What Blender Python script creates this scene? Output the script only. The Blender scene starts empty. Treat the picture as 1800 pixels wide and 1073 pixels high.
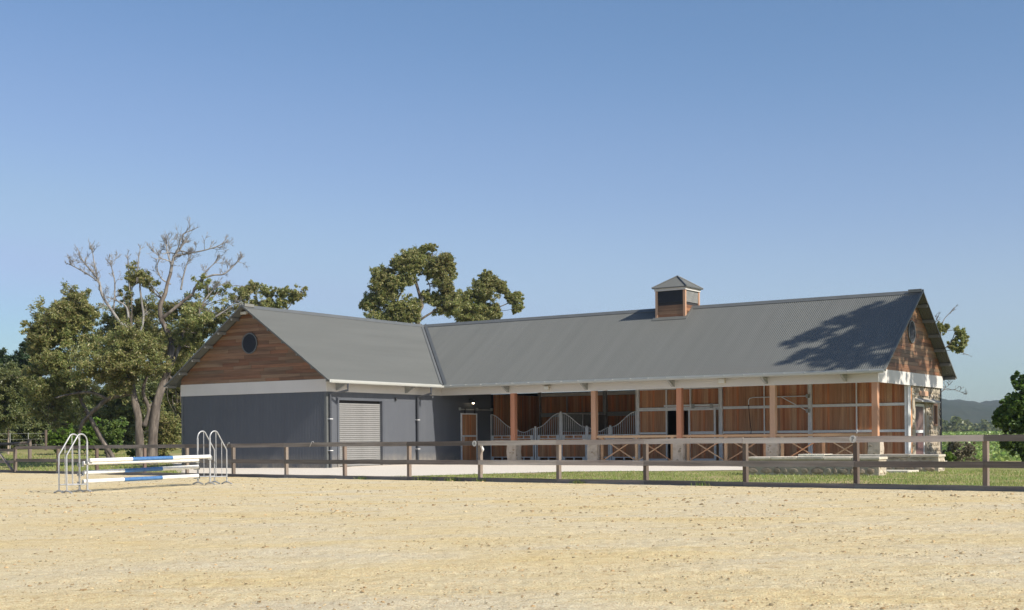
import bpy, bmesh, math, random
import numpy as np
from mathutils import Vector, Matrix, noise as mnoise
random.seed(7); rng = np.random.default_rng(7)
S = bpy.context.scene; COL = S.collection
rad = math.radians
# ------------------------------------------------------------------ camera
F_PX, HZ, TH, ROLL = 2288.08, 771.224, 0.58738, -0.0082   # focal length in photo pixels, eye level row, yaw of the building, roll
ZC = 1.08
cam = bpy.data.cameras.new('camera'); camo = bpy.data.objects.new('camera', cam); COL.objects.link(camo)
camo.matrix_world = Matrix.Translation((0, 0, ZC)) @ Matrix.Rotation(rad(90), 4, 'X') @ Matrix.Rotation(ROLL, 4, 'Z')
cam.sensor_width = 36; cam.lens = F_PX*36/1800
cam.shift_y = (HZ-536.5)/1800; cam.shift_x = math.sin(ROLL)*(HZ-536.5)/1800
cam.clip_start = .1; cam.clip_end = 9000
S.camera = camo
# ------------------------------------------------------------------ light
SUN_V = Vector((0.8324*1.0-0.5542*.075, -0.5542*1.0-0.8324*.075, .79)).normalized()      # towards the sun
EL = math.asin(SUN_V.z); AZ = math.atan2(SUN_V.x, SUN_V.y)
w = bpy.data.worlds.new('World'); S.world = w; w.use_nodes = True
nt = w.node_tree; bg = nt.nodes['Background']
sky = nt.nodes.new('ShaderNodeTexSky'); sky.sky_type = 'NISHITA'; sky.sun_disc = False
sky.sun_elevation = EL; sky.sun_rotation = AZ; sky.altitude = 300; sky.air_density = 1.0; sky.dust_density = 1.1; sky.ozone_density = 1.5
EXPO = .4; SKYK = .1338; bg.inputs[1].default_value = SKYK/2**EXPO          # sky as bright in the picture at any exposure
def sc_(c, k):
    v = nt.nodes.new('ShaderNodeVectorMath'); v.operation = 'SCALE'; v.inputs['Scale'].default_value = k; nt.links.new(c, v.inputs[0]); return v.outputs[0]
cu_ = nt.nodes.new('ShaderNodeRGBCurve'); cu_.mapping.use_clip = False; cu_.mapping.extend = 'EXTRAPOLATED'      # softens the white horizon of the sky model
for ch, pts in enumerate([[(0, 0), (.205, .155), (.314, .278), (.468, .405), (.67, .445), (1, .9)], [(0, 0), (.337, .296), (.485, .432), (.658, .562), (.74, .575), (1, .9)], [(0, 0), (.539, .535), (.701, .695), (.799, .765), (.86, .785), (1, .95)]]):
    c_ = cu_.mapping.curves[ch]
    c_.points[0].location = pts[0]; c_.points[1].location = pts[-1]
    for p_ in pts[1:-1]: c_.points.new(*p_)
cu_.mapping.update()
nt.links.new(sc_(sky.outputs[0], SKYK), cu_.inputs['Color']); nt.links.new(sc_(cu_.outputs[0], 1/SKYK), bg.inputs[0])
sun = bpy.data.lights.new('sun', 'SUN'); sun.energy = 4.5; sun.angle = rad(.55); sun.color = (1, .93, .82)
suno = bpy.data.objects.new('sun', sun); COL.objects.link(suno)
suno.rotation_euler = SUN_V.to_track_quat('Z', 'Y').to_euler(); suno.location = (30, -20, 40)
S.view_settings.view_transform = 'Standard'; S.view_settings.look = 'None'
S.view_settings.exposure = EXPO; S.view_settings.gamma = 1; S.view_settings.use_curve_mapping = False
S.cycles.max_bounces = 8; S.cycles.diffuse_bounces = 5; S.cycles.transparent_max_bounces = 12

# ------------------------------------------------------------------ geometry of the place
U2 = np.array([math.sin(TH), math.cos(TH), 0]); V2 = np.array([U2[1], -U2[0], 0])
INNER = np.array([-2.92417, 53.01878, 0.0]); ZB = 0.08672
def ray(x, y):
    c, s = math.cos(ROLL), math.sin(ROLL); dx, dy = x-900, y-536.5
    a = c*dx+s*dy; b = -s*dx+c*dy
    return np.array([a/F_PX, 1, -(b+536.5-HZ)/F_PX])
def at(x, y, D):
    p = ray(x, y)*D; p[2] += ZC; return p
# fence line of the arena
def fence_h(x): return .0303*(x-408)+58.5
def fbase(x): return at(x, {408: 838.5, 1731: 863}[x], F_PX*1.08/fence_h(x))
FA, FB = fbase(408), fbase(1731)
Fd = (FA-FB); FL = math.hypot(Fd[0], Fd[1]); FDIR = Fd[:2]/FL; FSL = Fd[2]/FL       # along the fence, going left
FN = np.array([-FDIR[1], FDIR[0]])
if FN @ np.array([0, 1]) < 0: FN = -FN                                           # away from the camera
def fence_at(xpx):                                                                # distance along the fence of a photo column
    d = ray(xpx, 800)[:2]; t = (FB[:2] @ FN)/(d @ FN); return (t*d-FB[:2]) @ FDIR
def fpt(s, d=0): return FB[:2]+s*FDIR+d*FN
def sm(a, b, x):
    t = np.clip((x-a)/(b-a), 0, 1); return t*t*(3-2*t)
CTRL = [(at(147, 866.5, 30.6), None), (at(359, 852, 33.9), None)]
def fz(s): return FB[2]+s*FSL
def sand_z(x, y):
    s = (x-FB[0])*FDIR[0]+(y-FB[1])*FDIR[1]; z = FB[2]+s*FSL
    for c, _ in CTRL:
        sc = (c[0]-FB[0])*FDIR[0]+(c[1]-FB[1])*FDIR[1]
        z = z+(c[2]-(FB[2]+sc*FSL))*np.exp(-((x-c[0])**2+(y-c[1])**2)/(2*1.8**2))
    return z
def ground_z(x, y):
    x = np.asarray(x, float); y = np.asarray(y, float)
    s = (x-FB[0])*FDIR[0]+(y-FB[1])*FDIR[1]; d = (x-FB[0])*FN[0]+(y-FB[1])*FN[1]
    z0 = FB[2]+np.clip(s, -30, 60)*FSL+.065
    z = z0+(.085-z0)*sm(0, 8, d)
    left = z+sm(57, 85, y)*.55+sm(90, 300, y)*1.5
    right = z-sm(47, 115, y)*4.2+sm(140, 430, y)*4.9
    right = right+sm(420, 520, y)*(-2)
    k = sm(8, 16, x-.22*(y-48)*(y > 48)*0)
    return left*(1-k)+right*k

# ------------------------------------------------------------------ materials
def nodes(m):
    m.use_nodes = True; return m.node_tree, m.node_tree.nodes['Principled BSDF']
def N(nt, t, **kw):
    n = nt.nodes.new(t)
    for k, v in kw.items(): setattr(n, k, v)
    return n
def ramp(nt, fac, cols):
    r = N(nt, 'ShaderNodeValToRGB'); e = r.color_ramp.elements
    while len(e) < len(cols): e.new(.5)
    for i, c in enumerate(cols):
        p, c3 = c if isinstance(c[0], (int, float)) and len(c) == 2 else (i/(max(1, len(cols)-1)), c)
        e[i].position = p; e[i].color = (*c3, 1)
    nt.links.new(fac, r.inputs[0]); return r.outputs[0]
def noise_tex(nt, co, scale, detail=4, rough=.55, mscale=None, dist=0):
    if mscale:
        mp = N(nt, 'ShaderNodeMapping'); mp.inputs['Scale'].default_value = mscale; nt.links.new(co, mp.inputs[0]); co = mp.outputs[0]
    n = N(nt, 'ShaderNodeTexNoise'); n.inputs['Scale'].default_value = scale; n.inputs['Detail'].default_value = detail
    n.inputs['Roughness'].default_value = rough; n.inputs['Distortion'].default_value = dist
    nt.links.new(co, n.inputs['Vector']); return n.outputs['Fac']
def mixc(nt, a, b, fac, mode='MIX'):
    m = N(nt, 'ShaderNodeMix', data_type='RGBA', blend_type=mode)
    if isinstance(fac, (int, float)): m.inputs[0].default_value = fac
    else: nt.links.new(fac, m.inputs[0])
    for v, i in ((a, 6), (b, 7)):
        if isinstance(v, tuple): m.inputs[i].default_value = (*v, 1)
        else: nt.links.new(v, m.inputs[i])
    return m.outputs[2]
def maprange(nt, v, a, b, c, d):
    m = N(nt, 'ShaderNodeMapRange'); nt.links.new(v, m.inputs[0])
    for i, q in enumerate((a, b, c, d)): m.inputs[i+1].default_value = q
    return m.outputs[0]
def bump(nt, bs, h, strength, dist=.02):
    b = N(nt, 'ShaderNodeBump'); b.inputs['Strength'].default_value = strength; b.inputs['Distance'].default_value = dist
    nt.links.new(h, b.inputs['Height']); nt.links.new(b.outputs[0], bs.inputs['Normal'])
def mk(name, cols, scale=3, mscale=None, rough=.7, metal=0, bmp=0, bdist=.02, rnd=None, amt=.35, detail=5, spec=None):
    m = bpy.data.materials.new(name); nt, bs = nodes(m)
    co = N(nt, 'ShaderNodeTexCoord').outputs['Object']
    f = noise_tex(nt, co, scale, detail, .6, mscale)
    f2 = maprange(nt, f, .28, .72, 0, 1)
    c = ramp(nt, f2, cols)
    if rnd:
        r = N(nt, 'ShaderNodeObjectInfo').outputs['Random'] if rnd == 'object' else N(nt, 'ShaderNodeNewGeometry').outputs['Random Per Island']
        h = N(nt, 'ShaderNodeHueSaturation'); nt.links.new(maprange(nt, r, 0, 1, 1-amt, 1+amt), h.inputs['Value'])
        w_ = N(nt, 'ShaderNodeTexWhiteNoise', noise_dimensions='1D'); nt.links.new(r, w_.inputs['W'])
        nt.links.new(maprange(nt, w_.outputs[0], 0, 1, .488, .512), h.inputs['Hue'])
        nt.links.new(maprange(nt, w_.outputs[0], 0, 1, 1.1, .85), h.inputs['Saturation'])
        nt.links.new(c, h.inputs['Color']); c = h.outputs[0]
    nt.links.new(c, bs.inputs['Base Color'])
    bs.inputs['Roughness'].default_value = rough; bs.inputs['Metallic'].default_value = metal
    if spec is not None: bs.inputs['Specular IOR Level'].default_value = spec
    if bmp: bump(nt, bs, f, bmp, bdist)
    return m
def flat(name, c, rough=.6, metal=0, spec=None): return mk(name, [tuple(v*.88 for v in c), c], 4, rough=rough, metal=metal, spec=spec)
M = {}
M['roof'] = mk('painted roof steel', [(.118, .123, .115), (.138, .143, .134)], 1.6, (1.6, .12, .12), rough=.52, spec=.35)
M['cap'] = mk('roof flashing steel', [(.10, .108, .108), (.125, .13, .128)], 2, rough=.5)
M['wall'] = mk('painted wall steel', [(.080, .088, .104), (.090, .099, .115)], 1.1, rough=.5, spec=.5)
def dusty(m, h=.5, col=(.36, .31, .24)):
    nt, bs = m.node_tree, m.node_tree.nodes['Principled BSDF']; l_ = bs.inputs['Base Color'].links[0].from_socket
    co = N(nt, 'ShaderNodeTexCoord').outputs['Object']; sx = N(nt, 'ShaderNodeSeparateXYZ'); nt.links.new(co, sx.inputs[0])
    nz = noise_tex(nt, co, 2.2, 5, .65); a = N(nt, 'ShaderNodeMath', operation='MULTIPLY'); nt.links.new(maprange(nt, sx.outputs[2], 0, h, .8, 0), a.inputs[0]); nt.links.new(maprange(nt, nz, .3, .7, .1, 1), a.inputs[1])
    st = noise_tex(nt, co, 3, 4, .6, (1, 1, .08)); c = mixc(nt, l_, (.5, .5, .5), .0); c = mixc(nt, c, (.20, .21, .22), maprange(nt, st, .5, .75, 0, .08))
    nt.links.new(mixc(nt, c, col, a.outputs[0]), bs.inputs['Base Color'])
dusty(M['wall'])
M['band'] = mk('painted fibre cement', [(.60, .575, .54), (.66, .63, .59)], .7, rough=.65)
M['gutter'] = mk('gutter steel', [(.40, .41, .38), (.46, .465, .43)], 1.5, rough=.4)
M['galv'] = mk('galvanised steel', [(.66, .67, .67), (.80, .80, .79)], 6, rough=.5, metal=0)
M['galvdark'] = mk('dull galvanised steel', [(.28, .29, .28), (.40, .40, .38)], 6, rough=.5, metal=0)
M['shutter'] = mk('roller door steel', [(.215, .215, .21), (.26, .26, .255)], 1.5, rough=.45)
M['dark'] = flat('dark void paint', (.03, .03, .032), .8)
M['pipe'] = flat('downpipe steel', (.055, .06, .07), .45)
def wood(name, cols, axis, rnd='object', amt=.4, s=14, rough=.6, bmp=.15):
    ms = [1, 1, 1]; ms[axis] = .06
    return mk(name, cols, s, tuple(ms), rough, 0, bmp, .01, rnd, amt)
CL = [(.14, .072, .038), (.215, .115, .06), (.27, .152, .085)]
M['plankx'] = wood('hardwood cladding', CL, 0, amt=.26); M['planky'] = wood('hardwood cladding across', CL, 1, amt=.45)
M['board'] = wood('oiled stall boards', [(.34, .148, .062), (.47, .213, .092), (.55, .265, .12)], 2, 'island', .2)
M['post'] = wood('oiled timber post', [(.47, .225, .125), (.58, .31, .18)], 2, 'object', .02, 8)
M['brace'] = wood('pale pine brace', [(.50, .28, .14), (.60, .37, .2)], 0, 'object', .12, 8)
M['fence'] = wood('weathered fence board', [(.13, .108, .093), (.225, .19, .165), (.30, .265, .235)], 0, 'object', .35, 9, .85, .4)
M['fencebright'] = wood('brightened fence board', [(.34, .28, .24), (.52, .455, .405), (.62, .55, .49)], 0, 'object', .15, 9, .85, .4)  # extra brightness of the middle rails put into the wood colour
M['fpost'] = wood('weathered fence post', [(.13, .095, .075), (.23, .18, .145)], 2, 'object', .35, 9, .85, .4)
M['bone'] = flat('white enamel', (.72, .71, .67), .5); M['ink'] = flat('grey paint', (.16, .16, .17), .6)
M['white'] = mk('white pole paint', [(.60, .58, .53), (.76, .75, .71), (.80, .79, .76)], 7, rough=.4); M['blue'] = mk('blue pole paint', [(.04, .125, .30), (.055, .155, .35), (.09, .20, .38)], 12, rough=.45)
M['tube'] = mk('galvanised tube', [(.30, .31, .32), (.47, .47, .47)], 9, rough=.4, metal=.2)
M['lamp'] = flat('cream floodlight', (.62, .56, .44), .5)
M['cloth'] = flat('white cloth', (.75, .74, .72), .9)
M['slab'] = mk('concrete', [(.40, .37, .32), (.5, .47, .42)], 2, rough=.9, bmp=.2)
m = bpy.data.materials.new('lit bulb'); nt_, b_ = nodes(m); b_.inputs['Emission Color'].default_value = (1, .82, .55, 1); b_.inputs['Emission Strength'].default_value = 6; M['bulb'] = m
def stone_mat(name, cols, scale, rnd):
    return mk(name, cols, scale, None, .9, 0, .6, .03, rnd, .3, 6)
M['stone'] = stone_mat('field stone', [(.16, .125, .085), (.31, .255, .185), (.42, .35, .26)], 6, 'object')
M['stonei'] = stone_mat('wall stones', [(.20, .165, .12), (.36, .305, .225), (.48, .41, .31)], 6, 'island')
M['mortar'] = stone_mat('lime mortar', [(.33, .28, .21), (.47, .41, .32)], 9, None)
M['capstone'] = stone_mat('sandstone cap', [(.52, .46, .36), (.66, .6, .49)], 5, 'object')
M['pier'] = stone_mat('bagged stone pier', [(.34, .285, .22), (.47, .40, .32), (.53, .46, .38)], 5, None)
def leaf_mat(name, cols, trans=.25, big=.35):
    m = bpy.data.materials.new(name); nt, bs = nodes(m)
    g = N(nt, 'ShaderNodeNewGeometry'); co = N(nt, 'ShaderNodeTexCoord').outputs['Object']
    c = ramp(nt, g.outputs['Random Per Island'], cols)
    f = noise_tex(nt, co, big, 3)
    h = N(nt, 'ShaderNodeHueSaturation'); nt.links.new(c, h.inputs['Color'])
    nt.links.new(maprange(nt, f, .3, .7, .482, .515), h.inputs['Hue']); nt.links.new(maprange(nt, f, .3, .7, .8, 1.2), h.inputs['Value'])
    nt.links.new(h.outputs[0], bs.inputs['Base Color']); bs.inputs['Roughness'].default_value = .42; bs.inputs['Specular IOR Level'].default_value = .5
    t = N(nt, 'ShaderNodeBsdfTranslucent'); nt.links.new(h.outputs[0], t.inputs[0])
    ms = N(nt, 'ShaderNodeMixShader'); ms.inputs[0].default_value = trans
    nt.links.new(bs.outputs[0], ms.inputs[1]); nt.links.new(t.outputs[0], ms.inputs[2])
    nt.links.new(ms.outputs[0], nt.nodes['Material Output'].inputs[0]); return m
M['euc'] = leaf_mat('eucalyptus leaves', [(.14, .19, .06), (.235, .27, .09), (.32, .315, .115), (.41, .35, .17)], .42)
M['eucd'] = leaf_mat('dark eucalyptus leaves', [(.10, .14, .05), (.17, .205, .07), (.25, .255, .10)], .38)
M['bright'] = leaf_mat('bright green leaves', [(.09, .17, .022), (.15, .26, .035), (.21, .32, .05)], .4)
M['midg'] = leaf_mat('mid green leaves', [(.07, .13, .03), (.12, .19, .04), (.17, .23, .055)], .35)
M['broad'] = leaf_mat('glossy broad leaves', [(.06, .12, .026), (.10, .18, .035), (.16, .24, .048)], .36)
M['pine'] = leaf_mat('pine needles', [(.018, .042, .014), (.032, .06, .02), (.05, .075, .026)], .15)
M['grey'] = leaf_mat('grey scrub leaves', [(.13, .125, .075), (.19, .175, .105), (.25, .21, .13)])
M['vine'] = leaf_mat('vine leaves', [(.16, .26, .04), (.22, .33, .06), (.30, .38, .09)], .3, .05)
M['bark'] = mk('gum bark', [(.045, .036, .03), (.13, .108, .09), (.31, .27, .225)], 5, (1, 1, .22), .9, 0, .6, .05)
M['dead'] = mk('dead grey limbs', [(.13, .12, .11), (.25, .238, .222), (.37, .355, .335)], 5, (1, 1, .4), .85, 0, .3, .03)
M['palebark'] = mk('pale gum bark', [(.26, .19, .14), (.42, .35, .28)], 4, (1, 1, .3), .8, 0, .3, .03)

# sand
def sand_mat():
    m = bpy.data.materials.new('arena sand'); nt, bs = nodes(m)
    co = N(nt, 'ShaderNodeTexCoord').outputs['Object']
    mp = N(nt, 'ShaderNodeMapping'); mp.inputs['Rotation'].default_value = (0, 0, -.05); nt.links.new(co, mp.inputs[0]); co2 = mp.outputs[0]
    big = noise_tex(nt, co2, .55, 5, .6, (.55, 1.25, 1), .4); mid = noise_tex(nt, co2, 4.5, 5, .65, (.7, 1.2, 1)); fine = noise_tex(nt, co, 60, 3, .75); grain = noise_tex(nt, co, 24, 4, .7)
    c = ramp(nt, maprange(nt, big, .34, .66, 0, 1), [(.625, .55, .40), (.66, .545, .32), (.66, .50, .21)])
    c2 = ramp(nt, maprange(nt, mid, .33, .67, 0, 1), [(.52, .43, .265), (.645, .56, .375), (.70, .625, .44)])
    c = mixc(nt, c, c2, .45)
    c = mixc(nt, c, ramp(nt, maprange(nt, grain, .3, .7, 0, 1), [(.40, .395, .385), (.57, .57, .57)]), .8, 'OVERLAY')
    c = mixc(nt, c, ramp(nt, maprange(nt, fine, .25, .75, 0, 1), [(.18, .17, .15), (.5, .5, .5), (.72, .72, .71)]), .9, 'OVERLAY')
    sp = noise_tex(nt, co2, 15, 3, .6, (.6, 1.3, 1)); clus = noise_tex(nt, co2, .9, 3, .6, (.6, 1.2, 1))
    k = N(nt, 'ShaderNodeMath', operation='MULTIPLY'); nt.links.new(maprange(nt, sp, .59, .68, 0, 1), k.inputs[0]); nt.links.new(maprange(nt, clus, .42, .62, 0, .75), k.inputs[1])
    c = mixc(nt, c, (.36, .22, .085), k.outputs[0])
    nt.links.new(c, bs.inputs['Base Color']); bs.inputs['Roughness'].default_value = .95; bs.inputs['Specular IOR Level'].default_value = .1
    a = N(nt, 'ShaderNodeMath', operation='MULTIPLY_ADD'); nt.links.new(grain, a.inputs[0]); a.inputs[1].default_value = .7; nt.links.new(fine, a.inputs[2])
    a2 = N(nt, 'ShaderNodeMath', operation='MULTIPLY_ADD'); nt.links.new(mid, a2.inputs[0]); a2.inputs[1].default_value = 2.2; nt.links.new(a.outputs[0], a2.inputs[2])
    bump(nt, bs, a2.outputs[0], .75, .022); return m
M['sand'] = sand_mat()
M['gravel'] = mk('pale crushed gravel', [(.52, .47, .39), (.67, .61, .52), (.76, .70, .60)], 22, None, .95, 0, .5, .02, detail=6, spec=.1)
def turf_mat(name, cols, patch):
    m = bpy.data.materials.new(name); nt, bs = nodes(m); co = N(nt, 'ShaderNodeTexCoord').outputs['Object']
    c = ramp(nt, maprange(nt, noise_tex(nt, co, 1.1, 5, .65), .35, .65, 0, 1), cols)
    c = mixc(nt, c, patch, maprange(nt, noise_tex(nt, co, .45, 4, .6), .5, .66, 0, .8))
    nt.links.new(c, bs.inputs['Base Color']); bs.inputs['Roughness'].default_value = .95; bs.inputs['Specular IOR Level'].default_value = .05
    bump(nt, bs, noise_tex(nt, co, 18, 4), .6, .03); return m
M['turf'] = turf_mat('turf soil', [(.17, .20, .065), (.23, .24, .09), (.29, .26, .12)], (.42, .32, .18))
M['blade'] = leaf_mat('grass blades', [(.17, .27, .045), (.24, .34, .07), (.33, .37, .10), (.52, .43, .22)], .4, .7)
M['hill'] = mk('forested hill', [(.022, .034, .022), (.036, .048, .028), (.055, .06, .036)], .012, None, .95, detail=8, spec=.02)

# ------------------------------------------------------------------ object helpers
def link(o, parent=None):
    COL.objects.link(o)
    if parent: o.parent = parent
    return o
def tag(o, label=None, cat=None, group=None, kind=None):
    for k, v in (('label', label), ('category', cat), ('group', group), ('kind', kind)):
        if v: o[k] = v
    return o
def empty(name, loc=(0, 0, 0), rz=0, parent=None):
    o = bpy.data.objects.new(name, None); o.location = loc; o.rotation_euler = (0, 0, rz); o.empty_display_size = .2
    return link(o, parent)
def copy_tree(o, parent=None):
    c = o.copy(); COL.objects.link(c)
    if parent: c.parent = parent
    for ch in list(o.children): copy_tree(ch, c)
    return c
class MB:
    def __init__(s): s.v = []; s.f = []; s.mi = []; s.m = 0
    def add(s, vs, fs):
        b = len(s.v); s.v += [tuple(map(float, p)) for p in vs]; s.f += [tuple(i+b for i in f) for f in fs]; s.mi += [s.m]*len(fs); return s
    def box(s, a, b):
        (x0, y0, z0), (x1, y1, z1) = [min(p, q) for p, q in zip(a, b)], [max(p, q) for p, q in zip(a, b)]
        return s.add([(x0, y0, z0), (x1, y0, z0), (x1, y1, z0), (x0, y1, z0), (x0, y0, z1), (x1, y0, z1), (x1, y1, z1), (x0, y1, z1)],
                     [(0, 3, 2, 1), (4, 5, 6, 7), (0, 1, 5, 4), (1, 2, 6, 5), (2, 3, 7, 6), (3, 0, 4, 7)])
    def prism(s, poly, ext):                      # polygon of 3-d points, extruded by a vector
        n = len(poly); e = np.array(ext); p = [np.array(q, float) for q in poly]
        return s.add(p+[q+e for q in p], [tuple(range(n))[::-1], tuple(range(n, 2*n))]+[(i, (i+1) % n, n+(i+1) % n, n+i) for i in range(n)])
    def bar(s, a, b, wdt, h=None, up=(0, 0, 1)):   # rectangular bar between two points
        a, b = Vector(a), Vector(b); h = h or wdt; d = (b-a).normalized(); up = Vector(up)
        if abs(d.dot(up)) > .98: up = Vector((1, 0, 0))
        sd = d.cross(up).normalized()*wdt/2; u_ = sd.cross(d).normalized()*h/2
        return s.add([a-sd-u_, a+sd-u_, a+sd+u_, a-sd+u_, b-sd-u_, b+sd-u_, b+sd+u_, b-sd+u_],
                     [(0, 3, 2, 1), (4, 5, 6, 7), (0, 1, 5, 4), (1, 2, 6, 5), (2, 3, 7, 6), (3, 0, 4, 7)])
    def tube(s, pts, r, n=8, caps=True):
        P = [Vector(p) for p in pts]; R = r if isinstance(r, (list, tuple, np.ndarray)) else [r]*len(P)
        d0 = (P[1]-P[0]).normalized(); ref = Vector((0, 0, 1)) if abs(d0.z) < .9 else Vector((1, 0, 0))
        sd = d0.cross(ref).normalized(); vs = []; fs = []
        for i, p in enumerate(P):
            d = (P[min(i+1, len(P)-1)]-P[max(i-1, 0)]).normalized()
            sd = (sd-d*sd.dot(d))
            sd = sd.normalized() if sd.length > 1e-6 else d.orthogonal().normalized()
            u_ = d.cross(sd)
            for k in range(n):
                an = 2*math.pi*k/n; vs.append(p+(sd*math.cos(an)+u_*math.sin(an))*R[i])
        for i in range(len(P)-1):
            for k in range(n): fs.append((i*n+k, i*n+(k+1) % n, (i+1)*n+(k+1) % n, (i+1)*n+k))
        if caps: fs += [tuple(range(n))[::-1], tuple(range((len(P)-1)*n, len(P)*n))]
        return s.add(vs, fs)
    def disc(s, c, ax, r, t, n=24):
        c = Vector(c); ax = Vector(ax).normalized(); return s.tube([c, c+ax*t], r, n)
    def build(s, name, mats, parent=None, smooth=False, bevel=0):
        me = bpy.data.meshes.new(name); me.from_pydata(s.v, [], s.f)
        for m in (mats if isinstance(mats, (list, tuple)) else [mats]): me.materials.append(m)
        if any(s.mi): me.polygons.foreach_set('material_index', s.mi)
        me.validate(); me.update()
        if smooth is not False:
            me.polygons.foreach_set('use_smooth', [True]*len(me.polygons))
            if smooth is not True: me.set_sharp_from_angle(angle=rad(smooth))
        if bevel:
            bm = bmesh.new(); bm.from_mesh(me)
            bmesh.ops.bevel(bm, geom=[e for e in bm.edges if len(e.link_faces) == 2 and e.calc_face_angle(0) > .6], offset=bevel, segments=1, affect='EDGES', clamp_overlap=True)
            bm.to_mesh(me); bm.free()
        return link(bpy.data.objects.new(name, me), parent)
def box(name, m, a, b, parent=None, bevel=0): return MB().box(a, b).build(name, m, parent, bevel=bevel)
def np_mesh(name, verts, faces, m, parent=None, smooth=False):
    verts = np.asarray(verts, np.float32); faces = np.asarray(faces, np.int32); nf, k = faces.shape
    me = bpy.data.meshes.new(name); me.vertices.add(len(verts)); me.vertices.foreach_set('co', verts.ravel())
    me.loops.add(nf*k); me.loops.foreach_set('vertex_index', faces.ravel())
    me.polygons.add(nf); me.polygons.foreach_set('loop_start', np.arange(0, nf*k, k, dtype=np.int32))
    if smooth: me.polygons.foreach_set('use_smooth', [True]*nf)
    me.update(calc_edges=True); me.materials.append(m)
    return link(bpy.data.objects.new(name, me), parent)
def grid_faces(nr, nc):
    i = np.arange(nr-1)[:, None]*nc+np.arange(nc-1)[None]; i = i.ravel()
    return np.stack([i, i+1, i+nc+1, i+nc], 1)

# ================================================================== SETTING
# sand arena, ends at the fence
phis = np.radians(np.concatenate([np.linspace(-34, -24, 24), np.linspace(-23.8, 24, 560), np.linspace(24.4, 62, 70)])); tt = np.linspace(0, 1, 560)**1.7
nrm = np.sin(phis)*FN[0]+np.cos(phis)*FN[1]; rmax = (FB[:2] @ FN)/nrm
R_ = 1.5+(rmax[None]-1.5)*tt[:, None]
X = R_*np.sin(phis)[None]; Y = R_*np.cos(phis)[None]; Z = sand_z(X, Y)
fl = np.array([mnoise.noise((x*.9, y*1.6, 0))*.02+mnoise.noise((x*3.4, y*5.2, 3))*.0085+mnoise.noise((x*11, y*14, 5))*.0075 for x, y in zip(X.ravel(), Y.ravel())]).reshape(X.shape)
fade = np.clip((rmax[None]-R_)/.5, 0, 1)
Z = Z+fl*fade
so = np_mesh('sand', np.stack([X, Y, Z], -1).reshape(-1, 3), grid_faces(*X.shape), M['sand'], smooth=True); tag(so, kind='structure')
# ground beyond the fence
ss = np.concatenate([-np.geomspace(2500, 61, 16), np.linspace(-60, 75, 136), np.geomspace(76, 2500, 18)])
dd = np.concatenate([np.linspace(0, 45, 91), np.geomspace(46, 3200, 60)])
sg, dg_ = np.meshgrid(ss, dd); X = FB[0]+sg*FDIR[0]+dg_*FN[0]; Y = FB[1]+sg*FDIR[1]+dg_*FN[1]
go = np_mesh('ground', np.stack([X, Y, ground_z(X, Y)], -1).reshape(-1, 3), grid_faces(*X.shape)[:, ::-1], M['turf'], smooth=True); tag(go, kind='structure')
# outer ground behind the viewer, level with the sand
bo = MB().add([(-60, -120, -.06), (140, -120, -.06), (140, -25, -.06), (-60, 1.9, -.06)], [(0, 1, 2, 3)])
bo.add([(3, -2, -.03), (140, -120, -.05), (140, -92, -.05), (26, 10.5, -.03)], [(0, 1, 2, 3)])
tag(bo.build('riding_ground', M['sand']), kind='structure')
# gravel yard
EDGE = [(fence_at(325), .12)]
def gpt(x, y, z=.03):
    d = ray(x, y); t = (z-ZC)/d[2]; return (t*d)[:2]
gl = [gpt(715, 842, -.06), gpt(780, 839, -.03), gpt(843, 836.5, -.01), gpt(1000, 832), gpt(1130, 830.5, .05), gpt(1310, 829, .06), gpt(1500, 826, .06)]
gl = [((p-FB[:2]) @ FDIR, (p-FB[:2]) @ FN) for p in gl]
gs = np.array([g[0] for g in gl])[::-1]; gd = np.array([g[1] for g in gl])[::-1]
def gravel_edge(s):
    e = np.interp(s, gs, gd); return np.where(s > gs[-1], 0.02, e)
vv = []; ff = []; st = .2
def DS(e): return [e+(24-e)*(i/39)**1.25 for i in range(40)]
s0, s1 = -12, fence_at(318)+14
GP0 = fpt(fence_at(322)); GP1 = (INNER-7.95*V2-6.9*U2)[:2]
def gravel_side(x, y): return (GP1[0]-GP0[0])*(y-GP0[1])-(GP1[1]-GP0[1])*(x-GP0[0])      # negative on the gravel side
for i in range(int((s1-s0)/st)):
    sA = s0+i*st
    for sB_, last in ((sA, False), (sA+st, True)):
        n1 = mnoise.noise((sB_*.6, 1, 2))*.35+mnoise.noise((sB_*2.3, 7, 2))*.12
        e = float(gravel_edge(np.array(sB_)))+(n1 if sB_ < gs[-1] else 0); e = max(e, .03)
        for d in DS(e):
            p = fpt(sB_, d); vv.append((p[0], p[1], float(ground_z(p[0], p[1]))+.012))
    b = len(vv)-80
    ff += [(b+k, b+k+1, b+40+k+1, b+40+k) for k in range(39)]
vv = np.array(vv); ff = np.array(ff); fc_ = vv[ff].mean(1); ff = ff[(((fc_-INNER)@V2) < 16.8) & (gravel_side(fc_[:, 0], fc_[:, 1]) < .3*np.sin(fc_[:, 1]*3.1))]
gvo = np_mesh('gravel', vv, ff, M['gravel'], smooth=False); tag(gvo, kind='structure')

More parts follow.
